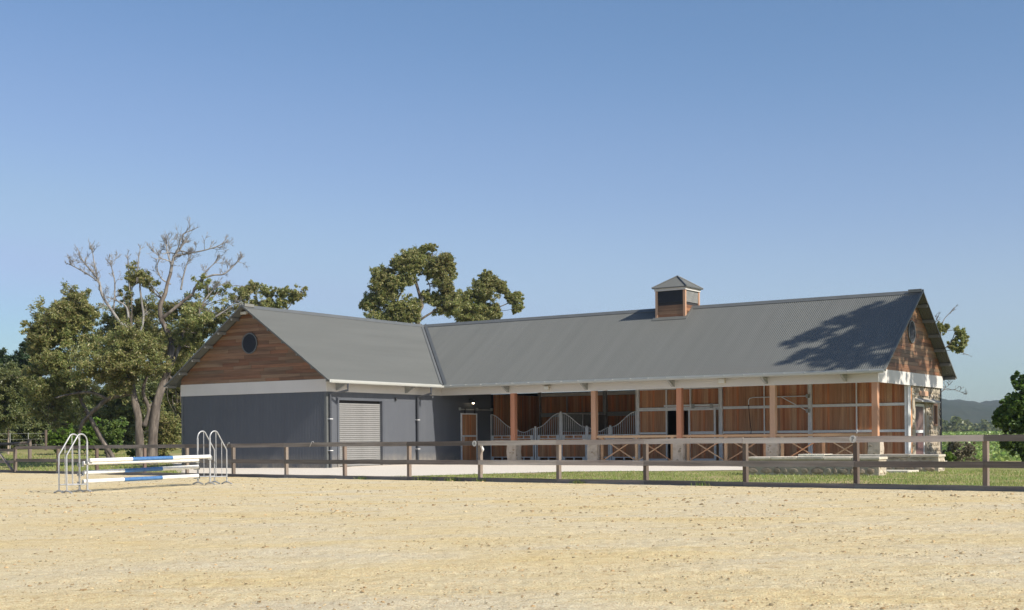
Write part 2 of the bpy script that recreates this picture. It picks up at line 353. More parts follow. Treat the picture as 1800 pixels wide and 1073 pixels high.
# grass
def blades(name, pts, h, wd, m):
    n = len(pts); an = rng.uniform(0, 2*math.pi, n); lean = rng.normal(0, .35, (n, 2)); hh = h*rng.uniform(.5, 1.4, n)
    sd = np.stack([np.cos(an), np.sin(an), np.zeros(n)], 1)*wd/2
    top = pts+np.stack([lean[:, 0]*hh, lean[:, 1]*hh, hh], 1)
    v = np.stack([pts-sd, pts+sd, top], 1).reshape(-1, 3)
    return tag(np_mesh(name, v, np.arange(3*n).reshape(-1, 3), m), kind='stuff')
def scatter(n, s0, s1, d0, d1, keep):
    s = rng.uniform(s0, s1, n); d = rng.uniform(d0, d1, n); k = keep(s, d); s, d = s[k], d[k]
    x = FB[0]+s*FDIR[0]+d*FN[0]; y = FB[1]+s*FDIR[1]+d*FN[1]
    c = np.array([mnoise.noise((a*.9, b*.9, 4))+.5*mnoise.noise((a*3, b*3, 1)) for a, b in zip(x, y)])
    q = c > rng.uniform(-.9, .35, len(c)); x, y = x[q], y[q]
    return np.stack([x, y, ground_z(x, y)-.004], 1)
lawn = scatter(170000, -12, gs[-1]+.3, 0.05, 24, lambda s, d: (d < gravel_edge(s)-.05+rng.normal(0, .12, len(s))) & ~((d > 6) & (s > 6)))
wd_ = []
for sx in (745, 762, 798, 803, 850, 1020, 1240, 640):                              # weeds along the kickboard
    for k in range(45): p = fpt(fence_at(sx)+rng.normal(0, .12), -.06-abs(rng.normal(0, .08))); wd_.append((p[0], p[1], float(sand_z(p[0], p[1]))))
blades('weeds', np.array(wd_), .10, .02, M['blade'])
blades('lawn_grass', lawn, .05, .016, M['blade'])
mead = scatter(70000, fence_at(330)-.2, fence_at(330)+32, .1, 60, lambda s, d: rng.uniform(0, 1, len(s)) < np.clip(1.1-d/70, .1, 1))
mead = mead[gravel_side(mead[:, 0], mead[:, 1]) > .1]
blades('meadow_grass', mead, .12, .028, M['blade'])

# clods lying on the sand
n = 30000; D = 7.2*(45/7.2)**rng.uniform(0, 1, n); xx = D*rng.uniform(-.5, .5, n)
cl = np.array([mnoise.noise((a*.5, b*.9, 8))+.4*mnoise.noise((a*2, b*3, 8)) for a, b in zip(xx, D)]); k = (cl > rng.uniform(-.5, .5, n)) & (xx*FN[0]+D*FN[1] < FB[:2] @ FN-.2)
xx, D = xx[k], D[k]; n = len(xx)
base = np.array([(1, 0, 0), (.3, .95, 0), (-.8, .6, 0), (-.8, -.6, 0), (.3, -.95, 0), (.5, .3, .8), (-.4, .4, .9), (-.1, -.6, .75)])
fc = np.array([(0, 1, 5), (1, 2, 6), (1, 6, 5), (2, 3, 6), (3, 7, 6), (3, 4, 7), (4, 0, 7), (0, 5, 7), (5, 6, 7)])
sz = rng.gamma(1.3, .0038, n)+.002; sz = np.minimum(sz, .02)*np.clip(D/13, .8, 1.7); an = rng.uniform(0, 6.28, n)
b = base[None]*(1+rng.normal(0, .22, (n, 8, 3)))*sz[:, None, None]*np.array([1.25, 1, .7])
bx = b[..., 0]*np.cos(an)[:, None]-b[..., 1]*np.sin(an)[:, None]; by = b[..., 0]*np.sin(an)[:, None]+b[..., 1]*np.cos(an)[:, None]
vz = b[..., 2]+(sand_z(xx, D))[:, None]+.002
vs = np.stack([bx+xx[:, None], by+D[:, None], vz], -1).reshape(-1, 3)
M['clod'] = mk('damp sand clods', [(.26, .18, .09), (.47, .37, .21)], 30, None, .95, rnd='island', amt=.45, spec=.05)
tag(np_mesh('sand_clods', vs, (fc[None]+8*np.arange(n)[:, None, None]).reshape(-1, 3), M['clod']), kind='stuff')
# a few dark droppings and weeds are left to the clods' own tones

# vineyard rows and the hills
vp = []
for r_ in range(46):
    y0 = 185+r_*5.2; x0, x1 = y0*.30, y0*.46
    nn = int((x1-x0)*7); xs = rng.uniform(x0, x1, nn); ys = y0+rng.normal(0, .35, nn)+(xs-x0)*.25
    vp.append(np.stack([xs, ys, ground_z(xs, ys)+rng.uniform(.2, 1.35, nn)**1], 1))
vp = np.concatenate(vp); n = len(vp)
def leaf_mesh(name, c, L, W, m, parent=None, droop=.6, flatn=0):
    n = len(c); ax = rng.normal(0, 1, (n, 3)); ax[:, 2] = ax[:, 2]*(.6)-droop; ax /= np.linalg.norm(ax, axis=1)[:, None]
    sd = np.cross(ax, rng.normal(0, 1, (n, 3))); sd /= np.linalg.norm(sd, axis=1)[:, None]
    l = L*rng.uniform(.6, 1.35, n)[:, None]; w_ = W*rng.uniform(.7, 1.3, n)[:, None]
    v = np.stack([c-ax*l/2, c+sd*w_/2, c+ax*l/2, c-sd*w_/2], 1).reshape(-1, 3)
    return np_mesh(name, v, np.arange(4*n).reshape(-1, 4), m, parent)
tag(leaf_mesh('vineyard', vp, .75, .6, M['vine'], droop=0), kind='stuff')
prof = [(-2600, 30), (-1500, 45), (-700, 38), (-200, 44), (200, 50), (520, 52), (610, 54), (660, 50.5), (690, 46), (740, 49), (830, 54), (1000, 60), (1600, 70), (2600, 60)]
hx = np.concatenate([np.linspace(-2600, 440, 130), np.linspace(446, 900, 260), np.linspace(910, 2600, 90)]); ht = np.linspace(0, 1, 70)
px_, pz_ = np.array([p[0] for p in prof]), np.array([p[1] for p in prof]); Hh = np.interp(hx, px_, pz_)
XX = hx[None]*(1-.42*(1-ht[:, None])); YY = 950+ht[:, None]*1000+0*hx[None]
ZZ = -3+(Hh[None]+3)*np.sin(ht[:, None]*math.pi/2)**1.3
bmp_ = np.array([mnoise.noise((a*.006, b*.004, 2))*6+mnoise.noise((a*.03, b*.02, 2))*2.2+abs(mnoise.noise((a*.09, b*.05, 2)))*2.6 for a, b in zip(XX.ravel(), YY.ravel())]).reshape(XX.shape)
ZZ = ZZ+bmp_*np.clip(ht[:, None]*3, 0, 1)*np.where(ht[:, None] > .9, .35, 1)
hv = np.stack([XX, YY, ZZ], -1).reshape(-1, 3)
ho = np_mesh('hills', hv, grid_faces(*XX.shape), M['hill'], smooth=True); tag(ho, kind='structure')
# ================================================================== STABLE BUILDING   local frame: x along the stalls, y into the depth, z up from the floor
B = empty('stable_building', (INNER[0], INNER[1], ZB), -TH)
tag(B, 'L shaped timber and stone stable block with grey corrugated steel roof and verandah', 'stable')
A_, LEN, WID = -6.933, 18.0, 7.58            # front of the left wing, length of the stall wing, width of both wings
ZBAND, ZTOP, ZE, ZR = 2.762, 3.213, 3.141, 6.085
EV, OVR, OVL = .52, .43, .46                  # eave and gable overhangs
KP = (ZR-ZE)/(WID/2+EV); PIT = math.atan(KP)
def part(name, mb, m, parent=B, **kw): return mb.build(name, m, parent, **kw)
def pbox(name, m, a, b, parent=B, bevel=0): return box(name, m, a, b, parent, bevel)
def corr(c0, c1, lo, hi, P, nrm, pitch=.076, amp=.009, seg=6):
    """corrugated sheet: across coordinate c, along coordinate from lo(c) to hi(c), P(c, l) gives a point"""
    nc = int((c1-c0)/pitch*seg)+1; c = np.linspace(c0, c1, nc); nrm = np.array(nrm)
    v = []
    for q in c:
        o = nrm*amp*math.cos(2*math.pi*q/pitch)
        v.append(np.array(P(q, lo(q)))+o); v.append(np.array(P(q, hi(q)))+o)
    i = np.arange(nc-1)*2
    return v, np.stack([i, i+2, i+3, i+1], 1)
def corr_obj(name, m, *a, parent=B, **kw):
    v, f = corr(*a, **kw); return np_mesh(name, v, f, m, parent, smooth=True)
sp, cp = math.sin(PIT), math.cos(PIT)
def zroof(dist): return ZE+KP*dist            # height of the roof at a distance in from the eave edge
# ---- roofs (ridge of stall wing y = WID/2, ridge of left wing x = -WID/2; valley and hip on x = -y)
H = WID/2
roofs = []
roofs.append(corr_obj('roof', M['roof'], -H, LEN+OVR, lambda c: max(-EV, -c), lambda c: H, lambda c, l: (c, l, zroof(l+EV)), (0, -sp, cp)))          # stall wing, front slope
corr_obj('roof', M['roof'], -WID-EV, LEN+OVR, lambda c: H if c > -H else -c, lambda c: WID+EV, lambda c, l: (c, l, zroof(WID+EV-l)), (0, sp, cp))
corr_obj('roof', M['roof'], A_-OVL, H, lambda c: -H, lambda c: min(EV, -c), lambda c, l: (l, c, zroof(EV-l)), (sp, 0, cp))                          # left wing, slope towards the yard
corr_obj('roof', M['roof'], A_-OVL, WID+EV, lambda c: -WID-EV, lambda c: -H if c < H else -c, lambda c, l: (l, c, zroof(l+WID+EV)), (-sp, 0, cp))
# ridge caps, valley, barge cappings
def ridge_cap(name, a, b, across):
    mb = MB(); a, b, ac = np.array(a), np.array(b), np.array(across); dz = np.array((0, 0, 1.0))
    w_ = .17; prof_ = [(-w_, -w_*KP+.018), (-.03, .022), (0, .035), (.03, .022), (w_, -w_*KP+.018), (w_, -w_*KP+.004), (0, .012), (-w_, -w_*KP+.004)]
    mb.prism([a+ac*p+dz*q for p, q in prof_], b-a); return part(name, mb, M['cap'])
ridge_cap('ridge_cap', (-H+.02, H, ZR+.008), (LEN+OVR+.01, H, ZR+.008), (0, 1, 0))
ridge_cap('ridge_cap', (-H, A_-OVL-.01, ZR+.008), (-H, H-.02, ZR+.008), (1, 0, 0))
mb = MB(); d2 = np.array((1, 1, 0))/math.sqrt(2)
a, b = np.array((EV, -EV, ZE+.03)), np.array((-H, H, ZR+.028))
for s_ in (-1, 1): mb.prism([a+d2*s_*.022, b+d2*s_*.022, b+d2*s_*.13+np.array((0, 0, .06)), a+d2*s_*.13+np.array((0, 0, .06))], (0, 0, .008))
part('valley_flashing', mb, M['cap'])
mb = MB(); mb.prism([a-d2*.024-(0, 0, .02), a+d2*.024-(0, 0, .02), b+d2*.024-(0, 0, .02), b-d2*.024-(0, 0, .02)], (0, 0, .006)); part('valley_gutter', mb, M['dark'])
def barge(axis, pos, flip):
    for sgn in (-1, 1):
        mb = MB(); top = np.array((pos, H, ZR)) if axis == 'x' else np.array((-H, pos, ZR)); wv = np.array((0, 1, 0)) if axis == 'x' else np.array((1, 0, 0))
        ax = np.array((1, 0, 0)) if axis == 'x' else np.array((0, 1, 0)); ed = top+wv*sgn*(H+EV)-(0, 0, (H+EV)*KP)
        n_ = wv*sgn*sp+np.array((0, 0, cp))
        mb.prism([top+n_*.02, ed+n_*.02, ed-n_*.035, top-n_*.035], ax*.012*flip)
        mb.prism([top+n_*.022, ed+n_*.022, ed+n_*.014, top+n_*.014], -ax*.07*flip)
        part('barge_capping', mb, M['roof'])
barge('x', LEN+OVR, 1); barge('y', A_-OVL, -1)
# purlins showing under the gable overhangs
M['under'] = flat('purlin steel', (.20, .20, .18), .6)
for k in range(7):
    t = .12+k*.72
    for sgn in (-1, 1):
        off = H+EV-t; z = zroof(t)-.075
        q = MB().box((LEN-.05, H+sgn*off-.03, z-.055), (LEN+OVR-.015, H+sgn*off+.03, z+.055)); part('purlin', q, M['under'])
        q = MB().box((-H+sgn*off-.03, A_-OVL+.015, z-.055), (-H+sgn*off+.03, A_+.05, z+.055)); part('purlin', q, M['under'])
# ---- fascia bands, each a run of panels with an open joint
def band(name, a, b, n, outward, th=.06):
    a, b, o = np.array(a, float), np.array(b, float), np.array(outward, float)
    cuts = [0]+list(n)+[1]
    for i in range(len(cuts)-1):
        g0 = .003 if i else 0; L_ = np.linalg.norm(b-a); p, q = a+(b-a)*cuts[i]+(b-a)/L_*g0, a+(b-a)*cuts[i+1]
        mb = MB().prism([p, q, q-o*th, p-o*th], (0, 0, ZTOP-ZBAND)); part(name, mb, M['band'])
band('fascia_panel', (-.0, -.03, ZBAND), (LEN+.035, -.03, ZBAND), [f/LEN for f in (3.45, 7.14, 10.72, 14.3)], (0, -1, 0))
band('fascia_panel', (.03, A_-.035, ZBAND), (.03, -.031, ZBAND), [.5], (1, 0, 0))
band('fascia_panel', (-WID-.035, A_-.035, ZBAND), (-.031, A_-.035, ZBAND), [.485], (0, -1, 0))
band('fascia_panel', (LEN+.035, .031, ZBAND), (LEN+.035, WID+.035, ZBAND), [.71], (1, 0, 0))
pbox('fascia_panel', M['band'], (-WID-.035, A_+.03, ZBAND), (-WID+.03, WID, ZTOP))
# eave closure behind the bands so the roof void stays dark
# ---- gutters (half round front, boxed)
def gutter(p, q, out):
    p, q, o = np.array(p, float), np.array(q, float), np.array(out, float); up = np.array((0, 0, 1.0))
    prof_ = [(0, .045), (0, -.06), (.025, -.085), (.07, -.09), (.105, -.075), (.122, -.04), (.122, .0), (.114, .0), (.11, -.04), (.09, -.068), (.02, -.06), (.01, .045)]
    return part('gutter', MB().prism([p+o*x_+up*z_ for x_, z_ in prof_], q-p), M['gutter'], smooth=35)
GY = -EV-.0
g1 = gutter((EV, -EV+.0, ZE-.012), (LEN+OVR-.02, -EV, ZE-.012), (0, -1, 0))
gutter((EV, A_-OVL+.05, ZE-.012), (EV, -EV-.12, ZE-.012), (1, 0, 0))
for k in range(25):                                                                    # gutter clips
    x = EV+.4+k*.74
    if x < LEN+.3: part('gutter_clip', MB().box((x-.008, -EV-.127, ZE-.06), (x+.008, -EV+.02, ZE+.006)), M['galvdark'])
for x, y, ax in [(3.3, -.03, 0), (6.86, -.03, 0), (10.5, -.03, 0), (14.08, -.03, 0), (16.9, -.03, 0), (.03, -6.45, 1), (.03, -2.4, 1)]:      # eave brackets
    mb = MB(); pr = [(0, ZE-.09), (0, ZE-.33), (.08, ZE-.33), (.46, ZE-.12), (.46, ZE-.09)]
    if ax == 0: mb.prism([(x, y-o_, z_) for o_, z_ in pr], (.08, 0, 0))
    else: mb.prism([(x+o_, y, z_) for o_, z_ in pr], (0, .08, 0))
    part('eave_bracket', mb, M['galvdark'])
def floodlight(name, x, y, z, face, wdt=.24, h=.17):
    mb = MB(); fx, fy = face; sx, sy = -fy, fx
    c = np.array((x, y, z)); f_ = np.array((fx, fy, 0)); s_ = np.array((sx, sy, 0)); up = np.array((0, 0, 1))
    mb.bar(c, c+f_*.10, .05, .05)
    p = c+f_*.10
    mb.prism([p-s_*wdt/2+up*h*.45, p+s_*wdt/2+up*h*.45, p+s_*wdt/2-up*h*.55, p-s_*wdt/2-up*h*.55], f_*.10-up*.03)
    o = part(name, mb, M['lamp'], bevel=.012)
    q = p+f_*.102-up*.03
    MB().prism([q-s_*wdt*.4+up*h*.33, q+s_*wdt*.4+up*h*.33, q+s_*wdt*.4-up*h*.43, q-s_*wdt*.4-up*h*.43], f_*.006).build('lens', M['bone'], o)
floodlight('floodlight', 5.2, -.03, ZBAND+.20, (0, -1)); floodlight('floodlight', 12.5, -.03, ZBAND+.24, (0, -1), .28, .2)
mb = MB().disc((.05, -2.30, 2.99), (0, 0, -1), .055, .13, 12); mb.bar((.03, -2.3, 3.0), (.07, -2.3, 3.0), .04); part('sensor_light', mb, M['bone'])
# ---- left wing walls
corr_obj('wall', M['wall'], -WID, 0, lambda c: -.15, lambda c: ZBAND, lambda c, l: (c, A_, l), (0, -1, 0))
corr_obj('wall', M['wall'], A_, -6.34, lambda c: -.15, lambda c: ZBAND, lambda c, l: (0, c, l), (1, 0, 0))
corr_obj('wall', M['wall'], -6.34, -3.72, lambda c: 2.52, lambda c: ZBAND, lambda c, l: (0, c, l), (1, 0, 0))
corr_obj('wall', M['wall'], -3.72, 3.62, lambda c: -.15, lambda c: 3.4, lambda c, l: (0, c, l if c > .05 else min(l, ZBAND)), (1, 0, 0))
corr_obj('wall', M['wall'], A_, WID, lambda c: -.15, lambda c: ZBAND, lambda c, l: (-WID, c, l), (-1, 0, 0))
pbox('wall', M['wall'], (-WID, WID-.02, -.15), (LEN, WID+.0, ZBAND+.3))
part('corner_trim', MB().box((-.09, A_-.022, -.15), (.02, A_-.012, ZBAND)).box((.012, A_-.012, -.15), (.022, A_+.09, ZBAND)), M['cap'])
part('corner_trim', MB().box((-WID-.02, A_-.022, -.15), (-WID+.08, A_-.012, ZBAND)), M['cap'])
# roller door
dr = pbox('roller_door', M['dark'], (-.16, -6.30, 0), (-.14, -3.76, 2.5))
slat = None
for k in range(31):
    if slat is None:
        mb = MB(); pr = [(0, 0), (.012, .01), (.016, .033), (.012, .056), (0, .068), (-.01, .068), (-.01, 0)]
        mb.prism([(-.10+a_, -6.27, z_) for a_, z_ in pr], (0, 2.48, 0)); slat = mb.build('slat', M['shutter'], dr, smooth=35); slat.location.z = .02
    else:
        c = slat.copy(); COL.objects.link(c); c.parent = dr; c.location.z = .02+k*.0755
    if k == 30: pass
part('jamb', MB().box((-.14, -6.37, -.02), (.035, -6.27, 2.53)), M['wall'], dr); part('jamb', MB().box((-.14, -3.79, -.02), (.035, -3.69, 2.53)), M['wall'], dr)
part('head', MB().box((-.14, -6.27, 2.46), (.035, -3.79, 2.53)), M['wall'], dr)
# downpipes
def downpipe(y0, y1):
    mb = MB(); mb.tube([(EV+.06, y0, ZE-.08), (EV+.06, y0, 2.80), (.09, y1, 2.66), (.09, y1, -.1)], .046, 10); o = part('downpipe', mb, M['pipe'], smooth=40)
    for z in (1.75, .6): MB().box((.02, y1-.075, z), (.145, y1+.075, z+.025)).build('pipe_clip', M['galv'], o)
downpipe(-6.42, -6.82); downpipe(-1.42, -1.66)
part('switch_box', MB().box((.01, -3.0, 2.5), (.07, -2.93, 2.62)), M['dark'])
# ---- gable cladding: every plank its own
def gable(name, P, half, m, seed, vent_at):
    r = random.Random(seed); ga = MB(); g = part(name, MB().prism([P(-half+.02, ZTOP+.0, .02), P(half-.02, ZTOP, .02), P(0, ZTOP+(half-.02)*KP+.0, .02)], np.array(P(0, 0, .05))-np.array(P(0, 0, .02))), M['dark'])
    row, z = .128, ZTOP+.004; k = 0
    zap = zroof(EV+half)-.05
    def hw(zz): return max(0, (zap-zz)/KP-.0)
    while z < zap-.05:
        w0, w1 = min(half, hw(z)), min(half, hw(min(z+row-.006, zap))); x = -w0
        while x < w0-.02:
            L_ = r.uniform(.7, 2.7); x1 = min(w0, x+L_)
            if w0-x1 < .3: x1 = w0
            zt_ = min(z+row-.006, zap)
            pr = r.uniform(0, .006); g_ = .004
            a0, a1 = x+(g_ if x > -w0 else 0), x1-(g_ if x1 < w0 else 0)
            b0, b1 = max(a0, -w1), min(a1, w1)
            if b1-b0 < .01: b0 = b1 = (b0+b1)/2; b1 += .004; b0 -= .004
            q = MB().prism([P(a0, z, 0), P(a1, z, 0), P(b1, zt_, 0), P(b0, zt_, 0)], np.array(P(0, 0, -.018-pr))-np.array(P(0, 0, 0)))
            q.build('plank', m, g); x = x1
        z += row
    # round louvred vent
    vx, vz = vent_at; v = MB(); R0 = .40; n = 28
    ring = [(math.cos(2*math.pi*i/n), math.sin(2*math.pi*i/n)) for i in range(n)]
    for i in range(n):
        (c0, s0), (c1, s1) = ring[i], ring[(i+1) % n]
        v.prism([P(vx+c0*R0, vz+s0*R0, -.03), P(vx+c1*R0, vz+s1*R0, -.03), P(vx+c1*(R0-.045), vz+s1*(R0-.045), -.03), P(vx+c0*(R0-.045), vz+s0*(R0-.045), -.03)], np.array(P(0, 0, -.07))-np.array(P(0, 0, -.03)))
    vo = part('gable_vent', v, M['cap'])
    MB().prism([P(vx+c*(R0-.03), vz+s*(R0-.03), -.026) for c, s in ring], np.array(P(0, 0, -.03))-np.array(P(0, 0, -.026))).build('backing', M['dark'], vo)
    lv = None
    for i in range(15):
        zz = -.33+i*.047; hw_ = math.sqrt(max(.001, (R0-.045)**2-zz**2))
        MB().prism([P(vx-hw_, vz+zz, -.062), P(vx+hw_, vz+zz, -.062), P(vx+hw_, vz+zz+.034, -.036), P(vx-hw_, vz+zz+.034, -.036)], (0, 0, .006)).build('louvre', M['pipe'], vo)
    return g
gable('gable_cladding', lambda x, z, o: (-H+x, A_-.035+.03+o, z), H, M['plankx'], 3, (.0, 4.68))
gable('gable_cladding', lambda x, z, o: (LEN+.035-.03-o, H+x, z), H, M['planky'], 5, (-.1, 4.66))
o = floodlight('floodlight', -H-.13, A_-.04, 5.86, (0, -1), .34, .12)
# ---- slab, verandah
pbox('floor_slab', M['slab'], (.02, -.25, -.2), (LEN+.2, WID-.03, .02))
for v in (3.49, 7.15, 10.72, 14.31, 17.9):
    part('verandah_post', MB().box((v-.1, .0, .78), (v+.1, .2, ZBAND+.35)), M['post'], bevel=.006)
    s_ = M['pier']; hw_ = .205
    mb = MB()
    nz = 9; vs = []; fs = []
    for i in range(nz+1):
        for (cx, cy) in [(-1, -1), (0, -1), (1, -1), (1, 0), (1, 1), (0, 1), (-1, 1), (-1, 0)]:
            j = mnoise.noise((v+cx*1.3, cy*1.7, i*.31))*.022
            vs.append((v+cx*(hw_+j), .1+cy*(hw_+j), .0+i*.80/nz))
    for i in range(nz):
        for k in range(8): fs.append((i*8+k, i*8+(k+1) % 8, (i+1)*8+(k+1) % 8, (i+1)*8+k))
    fs.append(tuple(range(nz*8, nz*8+8))); mb.add(vs, fs); pr = part('stone_pier', mb, s_)
    rr = random.Random(int(v*10))
    for i in range(5):                                                                   # stones left showing through the bagging
        face = rr.choice([0, 0, 1]); zz = rr.uniform(.15, .68); tt_ = rr.uniform(-.13, .13); r0 = rr.uniform(.03, .06)
        c = (v+tt_, .1-hw_-.003, zz) if face == 0 else (v+hw_+.003, .1+tt_, zz)
        bm = bmesh.new(); bmesh.ops.create_icosphere(bm, subdivisions=1, radius=r0)
        for q in bm.verts: q.co = Vector((q.co.x*(1.3 if face == 0 else .25), q.co.y*(.25 if face == 0 else 1.3), q.co.z*.8))*(1+rr.uniform(-.15, .15))+Vector(c)
        me = bpy.data.meshes.new('stone'); bm.to_mesh(me); bm.free(); me.materials.append(M['stone']); link(bpy.data.objects.new('stone', me), pr)
# balustrades: three bays, rail on top, crossed braces between squared uprights
def balustrade(v0, v1):
    root = part('balustrade', MB().box((v0, .05, .985), (v1, .15, 1.075)), M['brace'], bevel=.004)       # the rail itself
    mid = (v0+v1)/2; ups = [v0+.22, mid, v1-.22]
    for i, x in enumerate(ups):
        if True: MB().box((x-.045, .06, .03), (x+.045, .14, .985)).build('upright', M['brace'], root)
    for i in range(2):
        a0, a1 = ups[i]+.045, ups[i+1]-.045
        if i == 0 or True:
            MB().bar((a0, .085, .14), (a1, .085, .94), .035, .05, (0, 1, 0)).build('cross_brace', M['brace'], root)
            MB().bar((a0, .122, .94), (a1, .122, .14), .035, .05, (0, 1, 0)).build('cross_brace', M['brace'], root)
for a, b in ((7.25, 10.62), (10.82, 14.21), (14.41, 17.8)): balustrade(a, b)
# ---- stall front on y = SF
SF, SB = 3.6, WID-.10
def boards(name, a, b, y, face, parent=B, bw=.092, axis=0):
    """vertical board lining from a to b (along, z), each board its own island"""
    (x0, z0), (x1, z1) = a, b; n = max(1, round((x1-x0)/bw)); mb = MB(); r = random.Random(int(x0*97+z0*31+y*7))
    for i in range(n):
        p, q = x0+(x1-x0)*i/n+.0025, x0+(x1-x0)*(i+1)/n-.0025; j = r.uniform(0, .005)
        if axis == 0: mb.box((p, y, z0), (q, y+face*(.02+j), z1))
        else: mb.box((y, p, z0), (y+face*(.02+j), q, z1))
    return tag(part(name, mb, M['board'], parent), kind='stuff')
def hrail(x0, x1, z0, z1, y=SF, d=.05, parent=B, m='galv', name='steel_rail'): return part(name, MB().box((x0, y-d-.03, z0), (x1, y-.001, z1)), M[m], parent)
def vpost(x, wdt=.14, z1=ZTOP, y=SF, m='galv', z0=.02):                                      # channel section, open face outwards
    mb = MB().box((x-wdt/2, y-.07, z0), (x+wdt/2, y-.055, z1)).box((x-wdt/2, y-.10, z0), (x-wdt/2+.03, y-.07, z1)).box((x+wdt/2-.03, y-.10, z0), (x+wdt/2, y-.07, z1)).box((x-wdt/2, y-.055, z0), (x+wdt/2, y+.03, z1))
    return part('steel_post', mb, M[m])
posts = [7.15, 10.75, 14.33, 17.9]
for v in posts: vpost(v)
# solid bays
for i, (a, b, mul) in enumerate([(10.83, 14.25, 12.54), (14.41, 17.82, 16.09)]):
    boards('timber_panel', (a, .06), (b, 1.11), SF+.01, -1); boards('timber_panel', (a, 1.21), (b, 2.05), SF+.01, -1); boards('timber_panel', (a, 2.16), (b, 2.95), SF+.01, -1)
    hrail(a, b, 1.115, 1.205); hrail(a, b, 2.055, 2.155); hrail(a, b, .02, .06); hrail(a, b, 2.95, 3.05)
    part('mullion', MB().box((mul-.025, SF-.095, .03), (mul+.025, SF-.081, 3.0)), M['galv'])
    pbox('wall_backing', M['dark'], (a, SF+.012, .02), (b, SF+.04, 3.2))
# sliding door bay
boards('timber_panel', (7.23, .15), (8.41, 1.11), SF+.01, -1); boards('timber_panel', (7.23, 1.20), (8.41, 2.03), SF+.01, -1)
hrail(7.22, 8.41, 1.115, 1.195); hrail(7.22, 10.67, 2.035, 2.17); hrail(7.22, 8.41, .03, .15)
boards('timber_panel', (7.23, 2.18), (10.67, 2.86), SF+.01, -1); hrail(7.22, 10.67, 2.865, 2.95)
for v in (8.43, 9.47): part('mullion', MB().box((v-.025, SF-.09, .03 if v < 9 else 2.17), (v+.025, SF-.0, 2.035 if v < 9 else 2.865)), M['galv'])
part('mullion', MB().box((8.405, SF-.09, 2.172), (8.455, SF-.035, 2.864)), M['galv'])
boards('timber_panel', (9.47, .1), (10.67, 2.03), SF+.09, -1)
sd = part('sliding_door', MB().box((9.42, SF-.16, .08), (9.49, SF-.10, 2.10)).box((10.50, SF-.16, .08), (10.57, SF-.10, 2.10)).box((9.49, SF-.16, 2.03), (10.50, SF-.10, 2.10)).box((9.49, SF-.16, .08), (10.50, SF-.10, .16)).box((9.49, SF-.16, 1.10), (10.50, SF-.10, 1.21)), M['galv'])
boards('timber_panel', (9.49, .16), (10.50, 1.10), SF-.115, -1, sd); boards('timber_panel', (9.49, 1.21), (10.50, 2.03), SF-.115, -1, sd)
MB().bar((9.53, SF-.19, .92), (9.53, SF-.19, 1.2), .025).build('handle', M['galv'], sd)
tr = part('door_track', MB().box((8.36, SF-.15, 2.19), (10.68, SF-.09, 2.26)), M['galv'])
for v in (9.62, 10.4): MB().box((v-.06, SF-.17, 2.10), (v+.06, SF-.151, 2.28)).build('hanger', M['galvdark'], tr)
# wash boom hinged on the steel post
mb = MB(); bx = 14.25; yb = SF-.22
mb.tube([(bx, yb, 2.47), (12.15, yb-.0, 2.47), (12.02, yb, 2.44), (11.97, yb, 2.36), (11.97, yb, 2.2)], .02, 8)
part_boom = part('wash_boom', mb, M['galv'], smooth=40)
MB().tube([(13.28, yb, 2.455), (bx+.02, yb, 1.93)], .017, 8).build('stay', M['galv'], part_boom, smooth=40)
for z in (2.47, 1.93): MB().box((bx-.01, yb-.03, z-.07), (bx+.07, SF-.06, z+.07)).build('hinge', M['galvdark'], part_boom)
MB().tube([(11.97, yb, 2.2), (11.99, yb+.02, 1.7), (12.05, yb+.03, 1.25), (12.03, yb+.02, .8)], .012, 6).build('hose', M['dark'], part_boom, smooth=True)
# ---- open stalls with swan neck grilles
def swan(t, za, zb):                                                    # smooth fall from za to zb
    t = min(1, max(0, t)); return za+(zb-za)*(t*t*(3-2*t))
barm = MB().tube([(0, 0, 0), (0, 0, 1)], .0085, 6).build('bar', M['galv']); COL.objects.unlink(barm); barmesh = barm.data
def grille(name, x0, x1, top, infill=True):
    n = max(10, int((x1-x0)/.06)); pts = [(x0+(x1-x0)*i/n, SF-.05, top(i/n)) for i in range(n+1)]
    mb = MB().tube(pts, .016, 6, True)
    mb.box((x0, SF-.07, 1.095), (x1, SF-.03, 1.13)).box((x0, SF-.07, .965), (x1, SF-.03, 1.0)).box((x0, SF-.07, .185), (x1, SF-.03, .22)).box((x0, SF-.07, .05), (x1, SF-.03, .085))
    mid = (x0+x1)/2; mb.box((mid-.03, SF-.069, 1.0), (mid+.03, SF-.031, 1.095)).box((mid-.03, SF-.069, .085), (mid+.03, SF-.031, .185))
    for x in (x0, x1): mb.box((x-.017, SF-.072, .05), (x+.017, SF-.028, top(0 if x == x0 else 1)))
    g = part(name, mb, M['galv'])
    k = max(3, int(round((x1-x0)/.098)))
    for i in range(1, k):
        t = i/k; o = bpy.data.objects.new('bar', barmesh); o.location = (x0+(x1-x0)*t, SF-.05, 1.12); o.scale.z = top(t)-1.12; link(o, g)
    boards('timber_infill', (x0+.02, .22), (x1-.02, .965), SF-.04, -1, g); boards('timber_infill', (x0+.02, 1.0), (mid-.03, 1.095), SF-.04, -1, g); boards('timber_infill', (mid+.03, 1.0), (x1-.02, 1.095), SF-.04, -1, g)
    for x, s_ in ((x0, 1), (x1, -1)):
        for z in (1.03, .13): MB().prism([(x+s_*.02, SF-.08, z-.12), (x+s_*.10, SF-.08, z-.12), (x+s_*.15, SF-.08, z-.05), (x+s_*.15, SF-.08, z+.05), (x+s_*.10, SF-.08, z+.10), (x+s_*.02, SF-.08, z+.10)], (0, .006, 0)).build('gusset', M['galv'], g)
    return g
